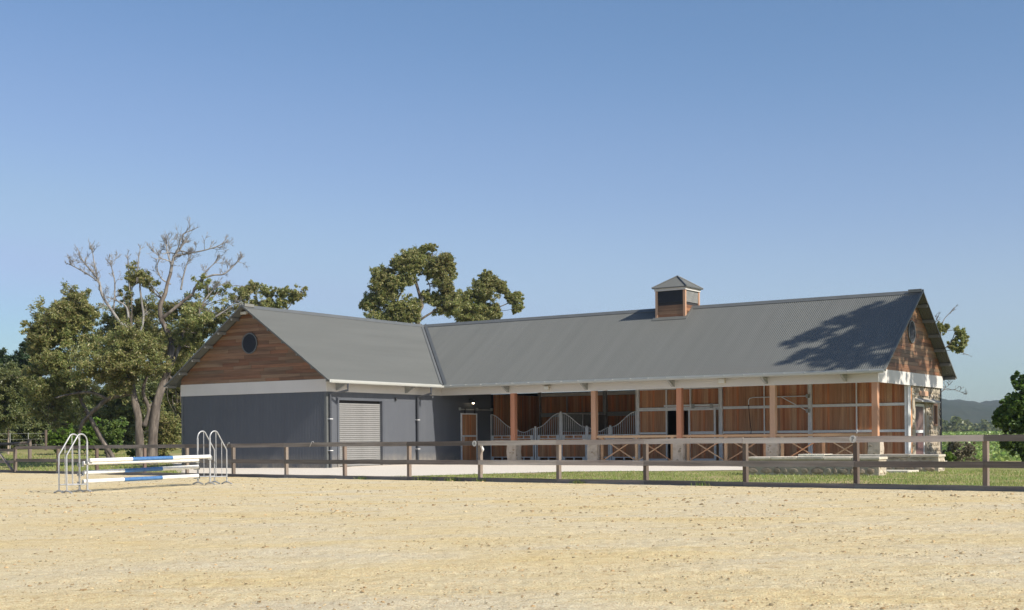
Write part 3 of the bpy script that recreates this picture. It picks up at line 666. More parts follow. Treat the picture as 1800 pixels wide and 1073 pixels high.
fall = lambda t: swan(t, 2.03, 1.44); rise = lambda t: swan(t, 1.44, 2.03); dip = lambda t: 1.42-.17*math.sin(math.pi*t)**1.4
for o_ in (0, 3.53):
    if o_ == 0: grille('stall_grille', .02, 1.15, fall); grille('stall_gate', 1.2, 2.18, dip); grille('stall_grille', 2.38, 3.46, rise)
    else: grille('stall_grille', 3.60, 4.72, fall); grille('stall_gate', 4.84, 5.80, dip); grille('stall_grille', 5.96, 7.06, rise)
def gpost(x, z1, r=.045): part('gate_post', MB().tube([(x, SF-.05, .02), (x, SF-.05, z1), (x, SF-.05, z1+.015)], [r, r, r*.5], 10), M['galv'], smooth=40)
for x, z in ((2.28, 1.49), (3.53, 2.09), (4.78, 1.49), (5.88, 1.49), (1.175, 1.46)): gpost(x, z, .045)
# inside the stalls
boards('timber_lining', (.05, .05), (7.1, 1.95), SB-.05, -1); boards('timber_lining', (.05, 2.14), (7.1, 2.86), SB-.05, -1)
hrail(.05, 7.1, 2.03, 2.13, SB-.05, m='galvdark'); hrail(.05, 7.1, 1.95, 2.03, SB-.06, m='galvdark')
boards('timber_lining', (3.7, .05), (7.4, 2.9), .05, 1, axis=1)
pbox('steel_beam', M['band'], (.06, SB-.14, 2.87), (7.1, SB-.06, 3.02))
for v, mm in ((.08, .12), (3.5, .17), (7.0, .14)): vpost(v, mm, 3.2, SB-.1, 'galvdark')
for v in (1.55, 5.2): part('mullion', MB().box((v-.022, SB-.17, .05), (v+.022, SB-.15, 2.87)), M['galvdark'])
pt = boards('partition', (3.68, .05), (7.2, 1.25), 3.51, 1, axis=1)
part('partition_panel', MB().box((3.515, 3.7, 1.28), (3.53, 7.2, 2.0)), M['galvdark']); part('partition_rail', MB().box((3.50, 3.66, 1.25), (3.56, 7.25, 1.28)).box((3.50, 3.66, 2.0), (3.56, 7.25, 2.05)).box((3.505, 5.3, 1.28), (3.555, 5.36, 2.0)), M['galv'])
boards('partition', (3.68, .05), (7.4, 3.2), 7.12, 1, axis=1)
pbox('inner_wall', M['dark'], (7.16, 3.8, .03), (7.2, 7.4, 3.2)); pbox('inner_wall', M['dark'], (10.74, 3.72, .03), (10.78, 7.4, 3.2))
boards('timber_lining', (7.22, .05), (10.7, 2.9), SB-.05, -1)
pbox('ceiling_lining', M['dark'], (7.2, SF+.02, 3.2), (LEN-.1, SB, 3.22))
# ---- personnel door in the corrugated end wall
fd = part('tack_door', MB().box((.03, 1.30, .02), (.08, 1.36, 2.07)).box((.03, 2.38, .02), (.08, 2.44, 2.07)).box((.03, 1.36, 2.01), (.08, 2.38, 2.07)).box((.03, 1.36, 1.08), (.08, 2.38, 1.15)).box((.03, 1.36, .02), (.08, 2.38, .08)), M['galv'])
boards('timber_panel', (1.36, .08), (2.38, 1.08), .04, 1, fd, axis=1); boards('timber_panel', (1.36, 1.15), (2.38, 2.01), .04, 1, fd, axis=1)
MB().bar((.11, 1.42, .85), (.11, 1.42, 1.12), .025).build('handle', M['galv'], fd)
tr = part('door_track', MB().bar((.09, 1.22, 2.22), (.09, 3.55, 2.22), .03, .045), M['galvdark'])
for y in (1.22, 2.45, 3.52): MB().box((.02, y-.03, 2.18), (.11, y+.03, 2.30)).build('track_bracket', M['galvdark'], tr)
for y in (1.52, 2.22): MB().box((.085, y-.025, 2.06), (.12, y+.025, 2.26)).build('hanger', M['dark'], tr)
lp = part('wall_lamp', MB().tube([(.02, 1.93, 2.62), (.16, 1.93, 2.66), (.24, 1.93, 2.60)], .015, 6).tube([(.24, 1.93, 2.60), (.24, 1.93, 2.56), (.24, 1.93, 2.50)], [.03, .06, .17], 14, False), M['dark'])
bm = bmesh.new(); bmesh.ops.create_uvsphere(bm, u_segments=10, v_segments=8, radius=.055); bmesh.ops.translate(bm, verts=bm.verts, vec=(.24, 1.93, 2.505)); me = bpy.data.meshes.new('bulb'); bm.to_mesh(me); bm.free(); me.materials.append(M['bulb']); link(bpy.data.objects.new('bulb', me), lp)
# ---- right hand end: timber return, stone wall with door and slit window
XE = LEN
boards('timber_return', (3.66, .05), (4.06, ZBAND), XE-.09, 1, axis=1)
sw = part('end_wall', MB().box((XE-.4, 4.06, -.1), (XE-.06, 4.44, ZBAND)).box((XE-.4, 5.76, -.1), (XE-.06, 6.70, ZBAND)).box((XE-.4, 4.44, 2.17), (XE-.06, 5.76, ZBAND)).box((XE-.4, 6.70, -.1), (XE-.06, 7.22, 1.34)).box((XE-.4, 6.70, 2.17), (XE-.06, 7.22, ZBAND)).box((XE-.4, 7.22, -.1), (XE-.06, WID, ZBAND)), M['mortar'])
def lump(mb, c, rx, ry, rz, r):
    bm = bmesh.new(); bmesh.ops.create_icosphere(bm, subdivisions=1, radius=1)
    jit = [1+r.uniform(-.16, .16) for _ in bm.verts]
    vs = [(c[0]+q.co.x*rx*j, c[1]+q.co.y*ry*j, c[2]+q.co.z*rz*j) for q, j in zip(bm.verts, jit)]
    mb.add(vs, [tuple(v.index for v in f.verts) for f in bm.faces]); bm.free()
mb = MB(); r = random.Random(11); z = .02
while z < ZBAND-.05:
    h_ = r.uniform(.12, .22); y = 4.06+r.uniform(-.1, .05)
    while y < WID:
        w_ = r.uniform(.16, .38); cy, cz = y+w_/2, z+h_/2
        blocked = (4.40 < y+w_ and y < 5.80 and z < 2.2) or (6.66 < y+w_ and y < 7.26 and z+h_ > 1.32 and z < 2.2) or cy+w_/2 > WID+.06 or y < 4.03
        if not blocked: lump(mb, (XE-.06, cy, min(cz, ZBAND-h_/2)), .045, w_/2*.95, h_/2*.95, r)
        y += w_
    z += h_
tag(mb.build('stone', M['stonei'], sw), kind='stuff')
d = part('end_door', MB().box((XE-.2, 4.46, .0), (XE-.12, 4.57, 2.14)).box((XE-.2, 5.66, 0), (XE-.12, 5.75, 2.14)).box((XE-.2, 4.57, 2.04), (XE-.12, 5.66, 2.14)).box((XE-.2, 4.57, 1.08), (XE-.12, 5.66, 1.18)).box((XE-.2, 4.57, 0), (XE-.12, 5.66, .1)), M['galv'])
M['reddoor'] = wood('dark red brown door board', [(.10, .06, .055), (.16, .10, .09)], 2, 'object', .05)
MB().box((XE-.18, 4.57, .1), (XE-.15, 5.66, 1.08)).build('lower_panel', M['reddoor'], d); MB().box((XE-.18, 4.57, 1.18), (XE-.15, 5.66, 2.04)).build('upper_panel', M['reddoor'], d)
part('door_hood', MB().prism([(XE-.1, 4.36, 2.2), (XE+.2, 4.36, 2.19), (XE+.2, 4.36, 2.23), (XE-.1, 4.36, 2.34)], (0, 2.4, 0)), M['galvdark'])
part('window_frame', MB().box((XE-.14, 6.70, 1.34), (XE-.05, 6.76, 2.17)).box((XE-.14, 7.16, 1.34), (XE-.05, 7.22, 2.17)).box((XE-.14, 6.76, 2.1), (XE-.05, 7.16, 2.17)).box((XE-.14, 6.76, 1.34), (XE-.02, 7.16, 1.41)), M['post'])
pbox('window_pane', M['dark'], (XE-.13, 6.76, 1.41), (XE-.12, 7.16, 2.1))
part('timber_lintel', MB().box((XE-.12, 4.85, 2.42), (XE+.0, 5.85, 2.60)), M['post'], bevel=.01)
part('corner_strip', MB().box((XE-.1, 3.58, .02), (XE+.0, 3.66, ZBAND)), M['galv'])
# ---- roof lantern
CV0, CV1, CU0, CU1, CZ = 8.18, 9.48, 3.14, 4.44, 6.72
cu = part('roof_lantern', MB().box((CV0+.05, CU0+.05, 5.5), (CV1-.05, CU1-.05, CZ)), M['dark'])
for x in (CV0, CV1):
    for y in (CU0, CU1):
        MB().box((x-.0 if x == CV0 else x-.1, y if y == CU0 else y-.1, 5.55), (x+.1 if x == CV0 else x, y+.1 if y == CU0 else y, CZ)).build('corner_post', M['post'], cu)
for k in range(6):                                                                       # cladding boards round the base
    z0 = 5.56+k*.118; z1 = z0+.112
    if z1 > 6.24: break
    MB().box((CV0+.1, CU0+.02, z0), (CV1-.1, CU0+.045, z1)).build('board', M['plankx'], cu)
    MB().box((CV1-.045, CU0+.1, z0), (CV1-.02, CU1-.1, z1)).build('board', M['planky'], cu)
    MB().box((CV0+.02, CU0+.1, z0), (CV0+.045, CU1-.1, z1)).build('board', M['planky'], cu)
for k in range(11):
    z0 = 6.265+k*.041
    MB().prism([(CV0+.1, CU0+.02, z0), (CV0+.1, CU0+.048, z0+.03), (CV0+.1, CU0+.048, z0+.037), (CV0+.1, CU0+.02, z0+.007)], (CV1-CV0-.2, 0, 0)).build('louvre', M['pipe'], cu)
    MB().prism([(CV1-.02, CU0+.1, z0), (CV1-.048, CU0+.1, z0+.03), (CV1-.048, CU0+.1, z0+.037), (CV1-.02, CU0+.1, z0+.007)], (0, CU1-CU0-.2, 0)).build('louvre', M['galvdark'], cu)
MB().box((CV0-.025, CU0-.025, CZ-.005), (CV1+.025, CU1+.025, CZ+.10)).build('trim_board', M['band'], cu)
cx_, cy_ = (CV0+CV1)/2, (CU0+CU1)/2; E_ = (CV1-CV0)/2+.10; ZA = 7.33; ze_ = CZ+.09
lr = MB().box((cx_-E_, cy_-E_, ze_+.003), (cx_+E_, cy_+E_, ze_+.025)).build('lantern_roof', M['cap'], cu)
kk = (ZA-ze_-.03)/E_; pn = math.atan(kk)
for i in range(4):
    an = i*math.pi/2; ca, sa = math.cos(an), math.sin(an)
    def P_(c, l): x, y = c, -l; return (cx_+x*ca-y*sa, cy_+x*sa+y*ca, ze_+.03+(E_-l)*kk)
    nr = np.array((math.sin(pn)*sa, -math.sin(pn)*ca, math.cos(pn)))
    corr_obj('lantern_roof_sheet' if False else 'roof_sheet', M['roof'], -E_+.01, E_-.01, lambda c: E_, lambda c: abs(c), P_, nr, parent=cu)
for sx in (-1, 1):
    for sy in (-1, 1): MB().tube([(cx_+sx*E_, cy_+sy*E_, ze_+.04), (cx_, cy_, ZA+.015)], .03, 6).build('hip_cap', M['cap'], cu)
part('lantern_apron', MB().prism([(CV0-.1, CU0-.14, zroof(CU0-.14+EV)+.012), (CV1+.1, CU0-.14, zroof(CU0-.14+EV)+.012), (CV1+.1, CU0+.06, zroof(CU0+.06+EV)+.03), (CV0-.1, CU0+.06, zroof(CU0+.06+EV)+.03)], (0, 0, .012)), M['roof'])
part('lantern_flashing', MB().prism([(CV1, CU0-.05, zroof(CU0-.05+EV)+.02), (CV1+.1, CU0-.05, zroof(CU0-.05+EV)+.014), (CV1+.1, H, ZR+.014), (CV1, H, ZR+.02)], (0, 0, .012)), M['roof'])
# ================================================================== ARENA FENCE   local frame: x along the fence to the left, y away from the camera
ANG = math.atan2(FDIR[1], FDIR[0])
FE = empty('arena_fence', (FB[0], FB[1], 0), ANG)
tag(FE, 'weathered brown post and rail timber fence along the edge of the sand arena', 'fence')
ysgn = 1 if (FN @ np.array([-FDIR[1], FDIR[0]])) > 0 else -1
FH = 1.075
cols_px = [-10, 32, 100, 168, 252, 326.5, 408, 501, 603.5, 717, 842, 980, 1133, 1308, 1503, 1731]
ps = [fence_at(x) for x in cols_px]
ps = sorted(ps); step = np.mean(np.diff(ps[:9])); ps = [ps[0]-2*step, ps[0]-step]+ps
def fzb(s): return FB[2]+s*FSL
gate_s = fence_at(28)
ps = [s for s in ps if s < gate_s-.2]
ends = ps+[gate_s-.06]
pale = {'top': [], 'mid': []}
r = random.Random(4)
for i, s in enumerate(ps):
    z = fzb(s); a = r.uniform(-.008, .008)
    q = MB().prism([(s-.05+a, ysgn*.0, z-.3), (s+.05+a, ysgn*.0, z-.3), (s+.05, ysgn*.0, z+FH-.012), (s-.05, ysgn*.0, z+FH-.012)], (0, ysgn*.10, 0))
    q.build('post', M['fpost'], FE, bevel=.006)
def rail(s0, s1, top, hgt, yo, m, name='rail', th=.045):
    za, zb = fzb(s0)+top, fzb(s1)+top; n = 5; vs = []; fs = []
    for k in range(n):
        t = k/(n-1); s = s0+(s1-s0)*t; zt = za+(zb-za)*t+(r.uniform(-.006, .006) if 0 < k < n-1 else r.uniform(-.004, .004)); j = r.uniform(-.003, .003)
        vs += [(s, -ysgn*(yo), zt), (s, -ysgn*(yo+th)+j, zt), (s, -ysgn*(yo+th)+j, zt-hgt), (s, -ysgn*yo, zt-hgt)]
    for k in range(n-1):
        for e in range(4): fs.append((k*4+e, k*4+(e+1) % 4, k*4+4+(e+1) % 4, k*4+4+e))
    fs += [(0, 1, 2, 3), (4*n-4, 4*n-1, 4*n-2, 4*n-3)]
    return MB().add(vs, fs).build(name, m, FE)
xs_px = {s: x for s, x in zip([fence_at(x) for x in cols_px], cols_px)}
for i in range(len(ends)-1):
    a, b = ends[i]+.003, ends[i+1]-.003
    mids = (a+b)/2
    top_pale = fence_at(1650) < mids < fence_at(800); mid_pale = fence_at(1120) < mids < fence_at(840)  # spans whose rails have the brightness painted in
    rail(a, b, FH, .125, .002, M['fencebright'] if top_pale else M['fence'])
    rail(a, b, FH-.51, .125, .002, M['fencebright'] if mid_pale else M['fence'])
    rail(a, b, .10, .15, .002, M['fence'], 'kickboard')
# gate at the left end
G = empty('arena_gate', (FB[0], FB[1], 0), ANG)
tag(G, 'dark timber arena gate with diagonal brace at far left of the fence', 'gate')
g0, g1 = gate_s+.02, gate_s+3.0; zg = fzb(gate_s)
MB().box((g0, -ysgn*.05, zg+.0), (g0+.11, ysgn*.06, zg+1.02)).build('gate_stile', M['fpost'], G); MB().box((g1, -ysgn*.05, zg), (g1+.1, ysgn*.06, zg+1.0)).build('gate_stile', M['fpost'], G)
for zt in (.97, .5, .11): MB().box((g0+.11, -ysgn*.02, zg+zt-.115), (g1, ysgn*.03, zg+zt)).build('rail', M['fence'], G)
MB().bar((g0+.16, -ysgn*.045, zg+.08), (g0+1.5, -ysgn*.045, zg+.86), .04, .10, (0, 1, 0)).build('diagonal_brace', M['fence'], G)
# letter markers screwed to the fence
def marker(x_px, z_off, letter, label):
    s = fence_at(x_px); p = fpt(s); e = empty('letter_marker', (p[0], p[1], fzb(s)+FH+z_off), ANG); tag(e, label, 'sign', 'round letter markers on the fence')
    y = -ysgn*.049; k = -1                                         # local x runs left in the picture, so letters are mirrored in x
    R0 = .078
    MB().tube([(0, y, 0), (0, y-ysgn*.008, 0)], R0, 28).build('disc', M['bone'], e)
    yy = y-ysgn*.0085; mb = MB(); sx = -1
    def rect(x0, x1, z0, z1): mb.box((sx*x0, yy, z0), (sx*x1, yy-ysgn*.003, z1))
    def bowl(x0, zc, rz, rx, t):
        n = 12
        for i in range(n):
            a0, a1 = -math.pi/2+math.pi*i/n, -math.pi/2+math.pi*(i+1)/n
            q = [(sx*(x0+rx*math.cos(a0)), yy, zc+rz*math.sin(a0)), (sx*(x0+rx*math.cos(a1)), yy, zc+rz*math.sin(a1)), (sx*(x0+(rx-t)*math.cos(a1)), yy, zc+(rz-t*.6)*math.sin(a1)), (sx*(x0+(rx-t)*math.cos(a0)), yy, zc+(rz-t*.6)*math.sin(a0))]
            mb.prism(q, (0, -ysgn*.003, 0))
    rect(-.020, -.006, -.045, .045); rect(-.030, -.006, .038, .045)
    if letter == 'P': rect(-.030, .004, -.045, -.038); bowl(-.006, .020, .025, .034, .013)
    else: rect(-.030, -.006, -.045, -.038); bowl(-.006, .022, .023, .030, .012); bowl(-.006, -.022, .024, .036, .013)
    mb.build('letter', M['ink'], e)
marker(1501.5, -.055, 'P', 'white disc lettered P on the fence post before the stone wall')
marker(836.5, -.07, 'B', 'white disc lettered B on the fence in front of the tack door')
# rag and baling twine on the fence
def at_fence(x_px, z_off, y=.06):
    s = fence_at(x_px); p = fpt(s, -y); return Vector((p[0], p[1], fzb(s)+FH+z_off))
c = at_fence(846, -.16, .02); mb = MB(); mb.tube([c+Vector((0, 0, .05)), c+Vector((.03, 0, 0)), c+Vector((.06, .01, -.07)), c+Vector((.055, 0, -.13))], [.008, .028, .034, .012], 7)
tag(mb.build('rag', M['cloth'], smooth=True), 'small white rag tied to fence post under the B marker', 'rag')
for x, lab in ((551, 'loop of pale twine tied on top rail before the left wing corner'), (404, 'loop of pale twine tied on top rail beside the right jump stands')):
    c = at_fence(x, .01, .055); dl = Vector((FDIR[0], FDIR[1], 0)); mb = MB()
    mb.tube([c-dl*.0+Vector((0, 0, .02)), c+dl*.03-Vector((0, 0, .03)), c+dl*.08-Vector((0, 0, .09)), c+dl*.10-Vector((0, 0, .14))], .006, 5); mb.tube([c+Vector((0, 0, .02)), c-dl*.05+Vector((0, 0, .03)), c-dl*.09+Vector((0, 0, .0))], .005, 5)
    tag(mb.build('baling_twine', M['cloth'], smooth=True), lab, 'twine', 'twine tied on the fence')
# ================================================================== SHOW JUMP
A0 = at(140, 866, 30.8); C0 = at(348, 852, 33.7)
JD = (C0-A0); JD[2] = 0; JL = np.linalg.norm(JD); JD /= JL; JN = np.array([JD[1], -JD[0], 0])
if JN[1] > 0: JN = -JN                                            # towards the viewer
JANG = math.atan2(JD[1], JD[0])
def stand(pos, flip, label):
    """x runs outwards from the poles"""
    e = empty('jump_stand', tuple(pos), JANG+(math.pi if flip else 0)); tag(e, label, 'jump stand', 'galvanised jump stands')
    W = .56; zk = .88; zt = 1.20
    R0 = .16
    arc = [(R0-R0*math.cos(a), 0, zt+R0*1.12*math.sin(a)) for a in np.linspace(0, math.pi*.68, 10)]
    q = arc[-1]
    MB().tube([(0, 0, .06), (0, 0, zt)], .024, 10).build('upright', M['tube'], e, smooth=40)
    MB().tube([(0, 0, zt-.02)]+arc+[(W-.015, 0, zk+.03), (W, 0, zk-.01), (W, 0, .06)], .0175, 10).build('frame_tube', M['tube'], e, smooth=40)
    for f in (.36, .70):
        x = W*f; zz = q[2]+(zk-q[2])*(x-q[0])/(W-q[0]) if x > q[0] else zt+R0*1.12*math.sin(math.acos(max(-1, min(1, (R0-x)/R0))))
        MB().tube([(x, 0, .2), (x, 0, zz-.01)], .009, 8).build('bar', M['tube'], e, smooth=40)
    MB().tube([(.02, 0, .2), (W, 0, .2)], .015, 8).build('cross_bar', M['tube'], e, smooth=40)
    for x in (0, W): MB().tube([(x, -.19, .012), (x, -.05, .055), (x, .05, .055), (x, .19, .012)], .02, 8).build('foot', M['tube'], e, smooth=40)
    return e
wA, wC = .30, .47
stands = [(A0, False, 'galvanised jump stand at rear left of the jump'), (A0+JN*wA, False, 'galvanised jump stand at front left, nearest the camera'),
          (C0, True, 'galvanised jump stand at rear right, between front stand and poles'), (C0+JN*wC, True, 'galvanised jump stand at front right end of the jump')]
for (p, fl_, lab), hs in zip(stands, ((.69, .465, .255), (.755,), (.635, .46, .225), (.725,))):
    e = stand(np.array(p), not fl_, lab); sy = 1
    for h_ in hs: MB().prism([(-.10, -.05, h_-.075), (.03, -.05, h_-.075), (.03, -.05, h_+.0), (.015, -.05, h_+.0), (.015, -.05, h_-.06), (-.085, -.05, h_-.06), (-.10, -.05, h_-.03)], (0, .1, 0)).build('pole_cup', M['galvdark'], e)
def pole(a, b, label, plain=False):
    a, b = np.array(a), np.array(b); d = b-a; L_ = np.linalg.norm(d); mb = MB(); n = 12
    segs = [(0, 1/3, 0), (1/3, 2/3, 1), (2/3, 1, 0)] if not plain else [(0, 1, 0)]
    for t0, t1, mi in segs:
        mb.m = mi; mb.tube([a+d*t0, a+d*t1], .05, n, True)
    o = mb.build('jump_pole', [M['white'], M['blue']], smooth=50); tag(o, label, 'jump pole', 'jump poles')
def jp(base, off, z): return base+JN*off+np.array((0, 0, z))
pole(jp(A0, wA+.04, .755)-JD*-.03, jp(C0, wC+.03, .725)+JD*-.02, 'top front white jump pole with blue middle band')
pole(jp(A0, .05, .69)+JD*.06, jp(C0, .05, .635)-JD*.04, 'top back jump pole, plain white, behind the front one', True)
pole(jp(A0, .06, .465)+JD*.07, jp(C0, .06, .46)-JD*.05, 'middle white jump pole with blue band, second from the ground')
pole(jp(A0, .06, .255)+JD*.05, jp(C0, .06, .225)-JD*.05, 'lowest white jump pole with blue band, nearest the sand')
# ================================================================== LOW STONE WALLS ON THE LAWN   built in the building's frame
def bw(v, u, z=0): p = INNER+v*V2+u*U2; return np.array([p[0], p[1], z])
def low_wall(v0, v1, u0, u1, h, label, seed, front=True):
    c = bw((v0+v1)/2, (u0+u1)/2); z0 = float(ground_z(*bw(v1, u0)[:2]))
    e = empty('stone_wall', (c[0], c[1], z0), -TH); tag(e, label, 'stone wall', 'low stone walls on the lawn')
    hx_, hy = (v1-v0)/2, (u1-u0)/2; r = random.Random(seed)
    MB().box((-hx_, -hy, -.25), (hx_, hy, h-.07)).build('mortar_core', M['mortar'], e)
    n = max(2, round(2*hx_/.75))
    for i in range(n):
        a, b = -hx_-.03+(2*hx_+.06)*i/n+.004, -hx_-.03+(2*hx_+.06)*(i+1)/n-.004; t = r.uniform(-.006, .006)
        MB().box((a, -hy-.035, h-.07), (b, hy+.035, h+t)).build('capstone', M['capstone'], e, bevel=.008)
    for face, span in (('f', hx_), ('s', hy)):
        z = .02
        while z < h-.14:
            hh = r.uniform(.10, .21); hh = min(hh, h-.08-z); x = -span+.02
            while x < span-.08:
                w_ = r.uniform(.12, .40)
                if x+w_ > span: w_ = span-x
                mb = MB()
                if face == 'f': lump(mb, (x+w_/2, -hy, z+hh/2), w_/2*1.04, .024, hh/2*1.02, r)
                else: lump(mb, (hx_, x+w_/2, z+hh/2), .03, w_/2*.86, hh/2*.84, r)
                if w_ > .08: mb.build('stone', M['stone'] if face == 'f' else M['stonelit'], e)
                x += w_+r.uniform(.0, .03)
            z += hh+.015
    return e
M['stonelit'] = stone_mat('sunlit wall stone', [(.42, .36, .26), (.56, .49, .37)], 6, 'object')  # sunlight on the walls' right ends put into the stone colour
low_wall(17.84, 21.4, -10.4, -9.8, .47, 'low stone wall with pale capping on the lawn behind the P marker', 21)
low_wall(17.9, 21.85, -6.75, -6.15, .47, 'low stone wall with lit right end, behind and right of the front wall', 22)
st_ = MB().box((0, 0, -.2), (2.2, 1.0, .055)).build('stone_step', M['capstone'], bevel=.01); p = bw(19.2, -8.0, float(ground_z(*bw(20.5, -8)[:2]))); st_.location = p; st_.rotation_euler = (0, 0, -TH)
tag(st_, 'pale stone paving slab on the grass between the two low walls', 'paving slab')
# ================================================================== PADDOCK FENCES on the left meadow
PF = empty('paddock_fence', (0, 0, 0)); tag(PF, 'rustic log rail on two short posts in the left meadow', 'fence')
a = at(-30, 800, 66); b = at(50, 800, 66)
def gz(p): return float(ground_z(p[0], p[1]))
MB().tube([(a[0], a[1], gz(a)+.86), ((a[0]+b[0])/2, a[1], gz(a)+.85), (b[0], b[1], gz(b)+.86)], .075, 8).build('log_rail', M['fpost'], PF, smooth=40)
for p in (b, a): MB().tube([(p[0]+.05, p[1]+.05, gz(p)-.2), (p[0]+.05, p[1]+.05, gz(p)+1.05)], .10, 8).build('log_post', M['fpost'], PF, smooth=40)
WF = empty('wire_fence', (0, 0, 0)); tag(WF, 'thin wire stock fence with wooden strainer posts in front of the trees', 'fence')
prev = None
for i, x in enumerate([-30, 18, 50, 81, 98, 163, 192, 300]):
    p = at(x, 800, 79+i*.35); z = gz(p); wd = x in (81, -30, 300)
    MB().tube([(p[0], p[1], z-.1), (p[0], p[1], z+(1.25 if wd else 1.1))], .08 if wd else .02, 7).build('post' if wd else 'star_picket', M['fpost'] if wd else M['galvdark'], WF, smooth=40)
    if prev is not None:
        for hz in (.35, .7, 1.05): MB().tube([(prev[0], prev[1], prev[2]+hz), (p[0], p[1], z+hz)], .006, 4).build('wire', M['galvdark'], WF)
    prev = (p[0], p[1], z)
# ================================================================== TREES
def spline(P, n=6):
    P = [np.array(p, float) for p in P]; out = []
    for i in range(len(P)-1):
        p0, p1, p2, p3 = P[max(i-1, 0)], P[i], P[i+1], P[min(i+2, len(P)-1)]
        for t in np.linspace(0, 1, n, endpoint=False):
            out.append(.5*((2*p1)+(-p0+p2)*t+(2*p0-5*p1+4*p2-p3)*t*t+(-p0+3*p1-3*p2+p3)*t**3))
    return out+[P[-1]]
def limb(mb, P, r0, r1, n=8, wob=.0):
    pts = spline(P, 5); k = len(pts)
    if wob: pts = [p+rng.normal(0, wob, 3)*(0 < i < k-1) for i, p in enumerate(pts)]
    mb.tube(pts, [r0+(r1-r0)*(i/(k-1))**.8 for i in range(k)], n, True); return pts
def twig(mb, p, d, L, r, depth, spread=.7, up=.12):
    """a branch that forks again and again into fine twigs"""
    d = d/np.linalg.norm(d); pts = [p]; q = p.copy(); n = 4
    for i in range(n):
        d = d+rng.normal(0, .16, 3)+np.array((0, 0, up*.5)); d /= np.linalg.norm(d); q = q+d*L/n; pts.append(q)
    mb.tube(pts, [r*(1-.6*i/n) for i in range(n+1)], 5 if depth > 0 else 3, False)
    if depth == 0: return
    for k in range(int(rng.integers(2, 5))):
        i = int(rng.integers(1, n+1)); nd = (pts[i]-pts[i-1]); nd = nd/np.linalg.norm(nd)+rng.normal(0, spread*.62, 3); nd[2] += up
        twig(mb, pts[i], nd, L*rng.uniform(.5, .8), max(r*.55, .008), depth-1, spread, up)
def clump_leaves(c, r, dens, flatz=.78, nsub=None, sub=.31):
    """leaves of one clump: many tufts spread through a ball, thicker towards its outside"""
    ns = nsub or max(16, int(44*(r/1.0)**1.3)); u = rng.normal(0, 1, (ns, 3)); u /= np.linalg.norm(u, axis=1)[:, None]
    rr = rng.uniform(.1, 1.25, ns)**.65; tc = c+u*rr[:, None]*r*np.array([1, 1, flatz])
    sr = sub*r*rng.uniform(.5, 1.45, ns); nl = np.maximum(8, (dens*3.9*sr**2)).astype(int)
    idx = np.repeat(np.arange(ns), nl); m = len(idx); g = rng.normal(0, 1, (m, 3)); g /= np.linalg.norm(g, axis=1)[:, None]
    return tc[idx]+g*(rng.uniform(0, 1, m)**.5*sr[idx])[:, None]*np.array([1, 1, .7])
def px(x, y, D): return at(x, y, D)
PXM = 1/F_PX
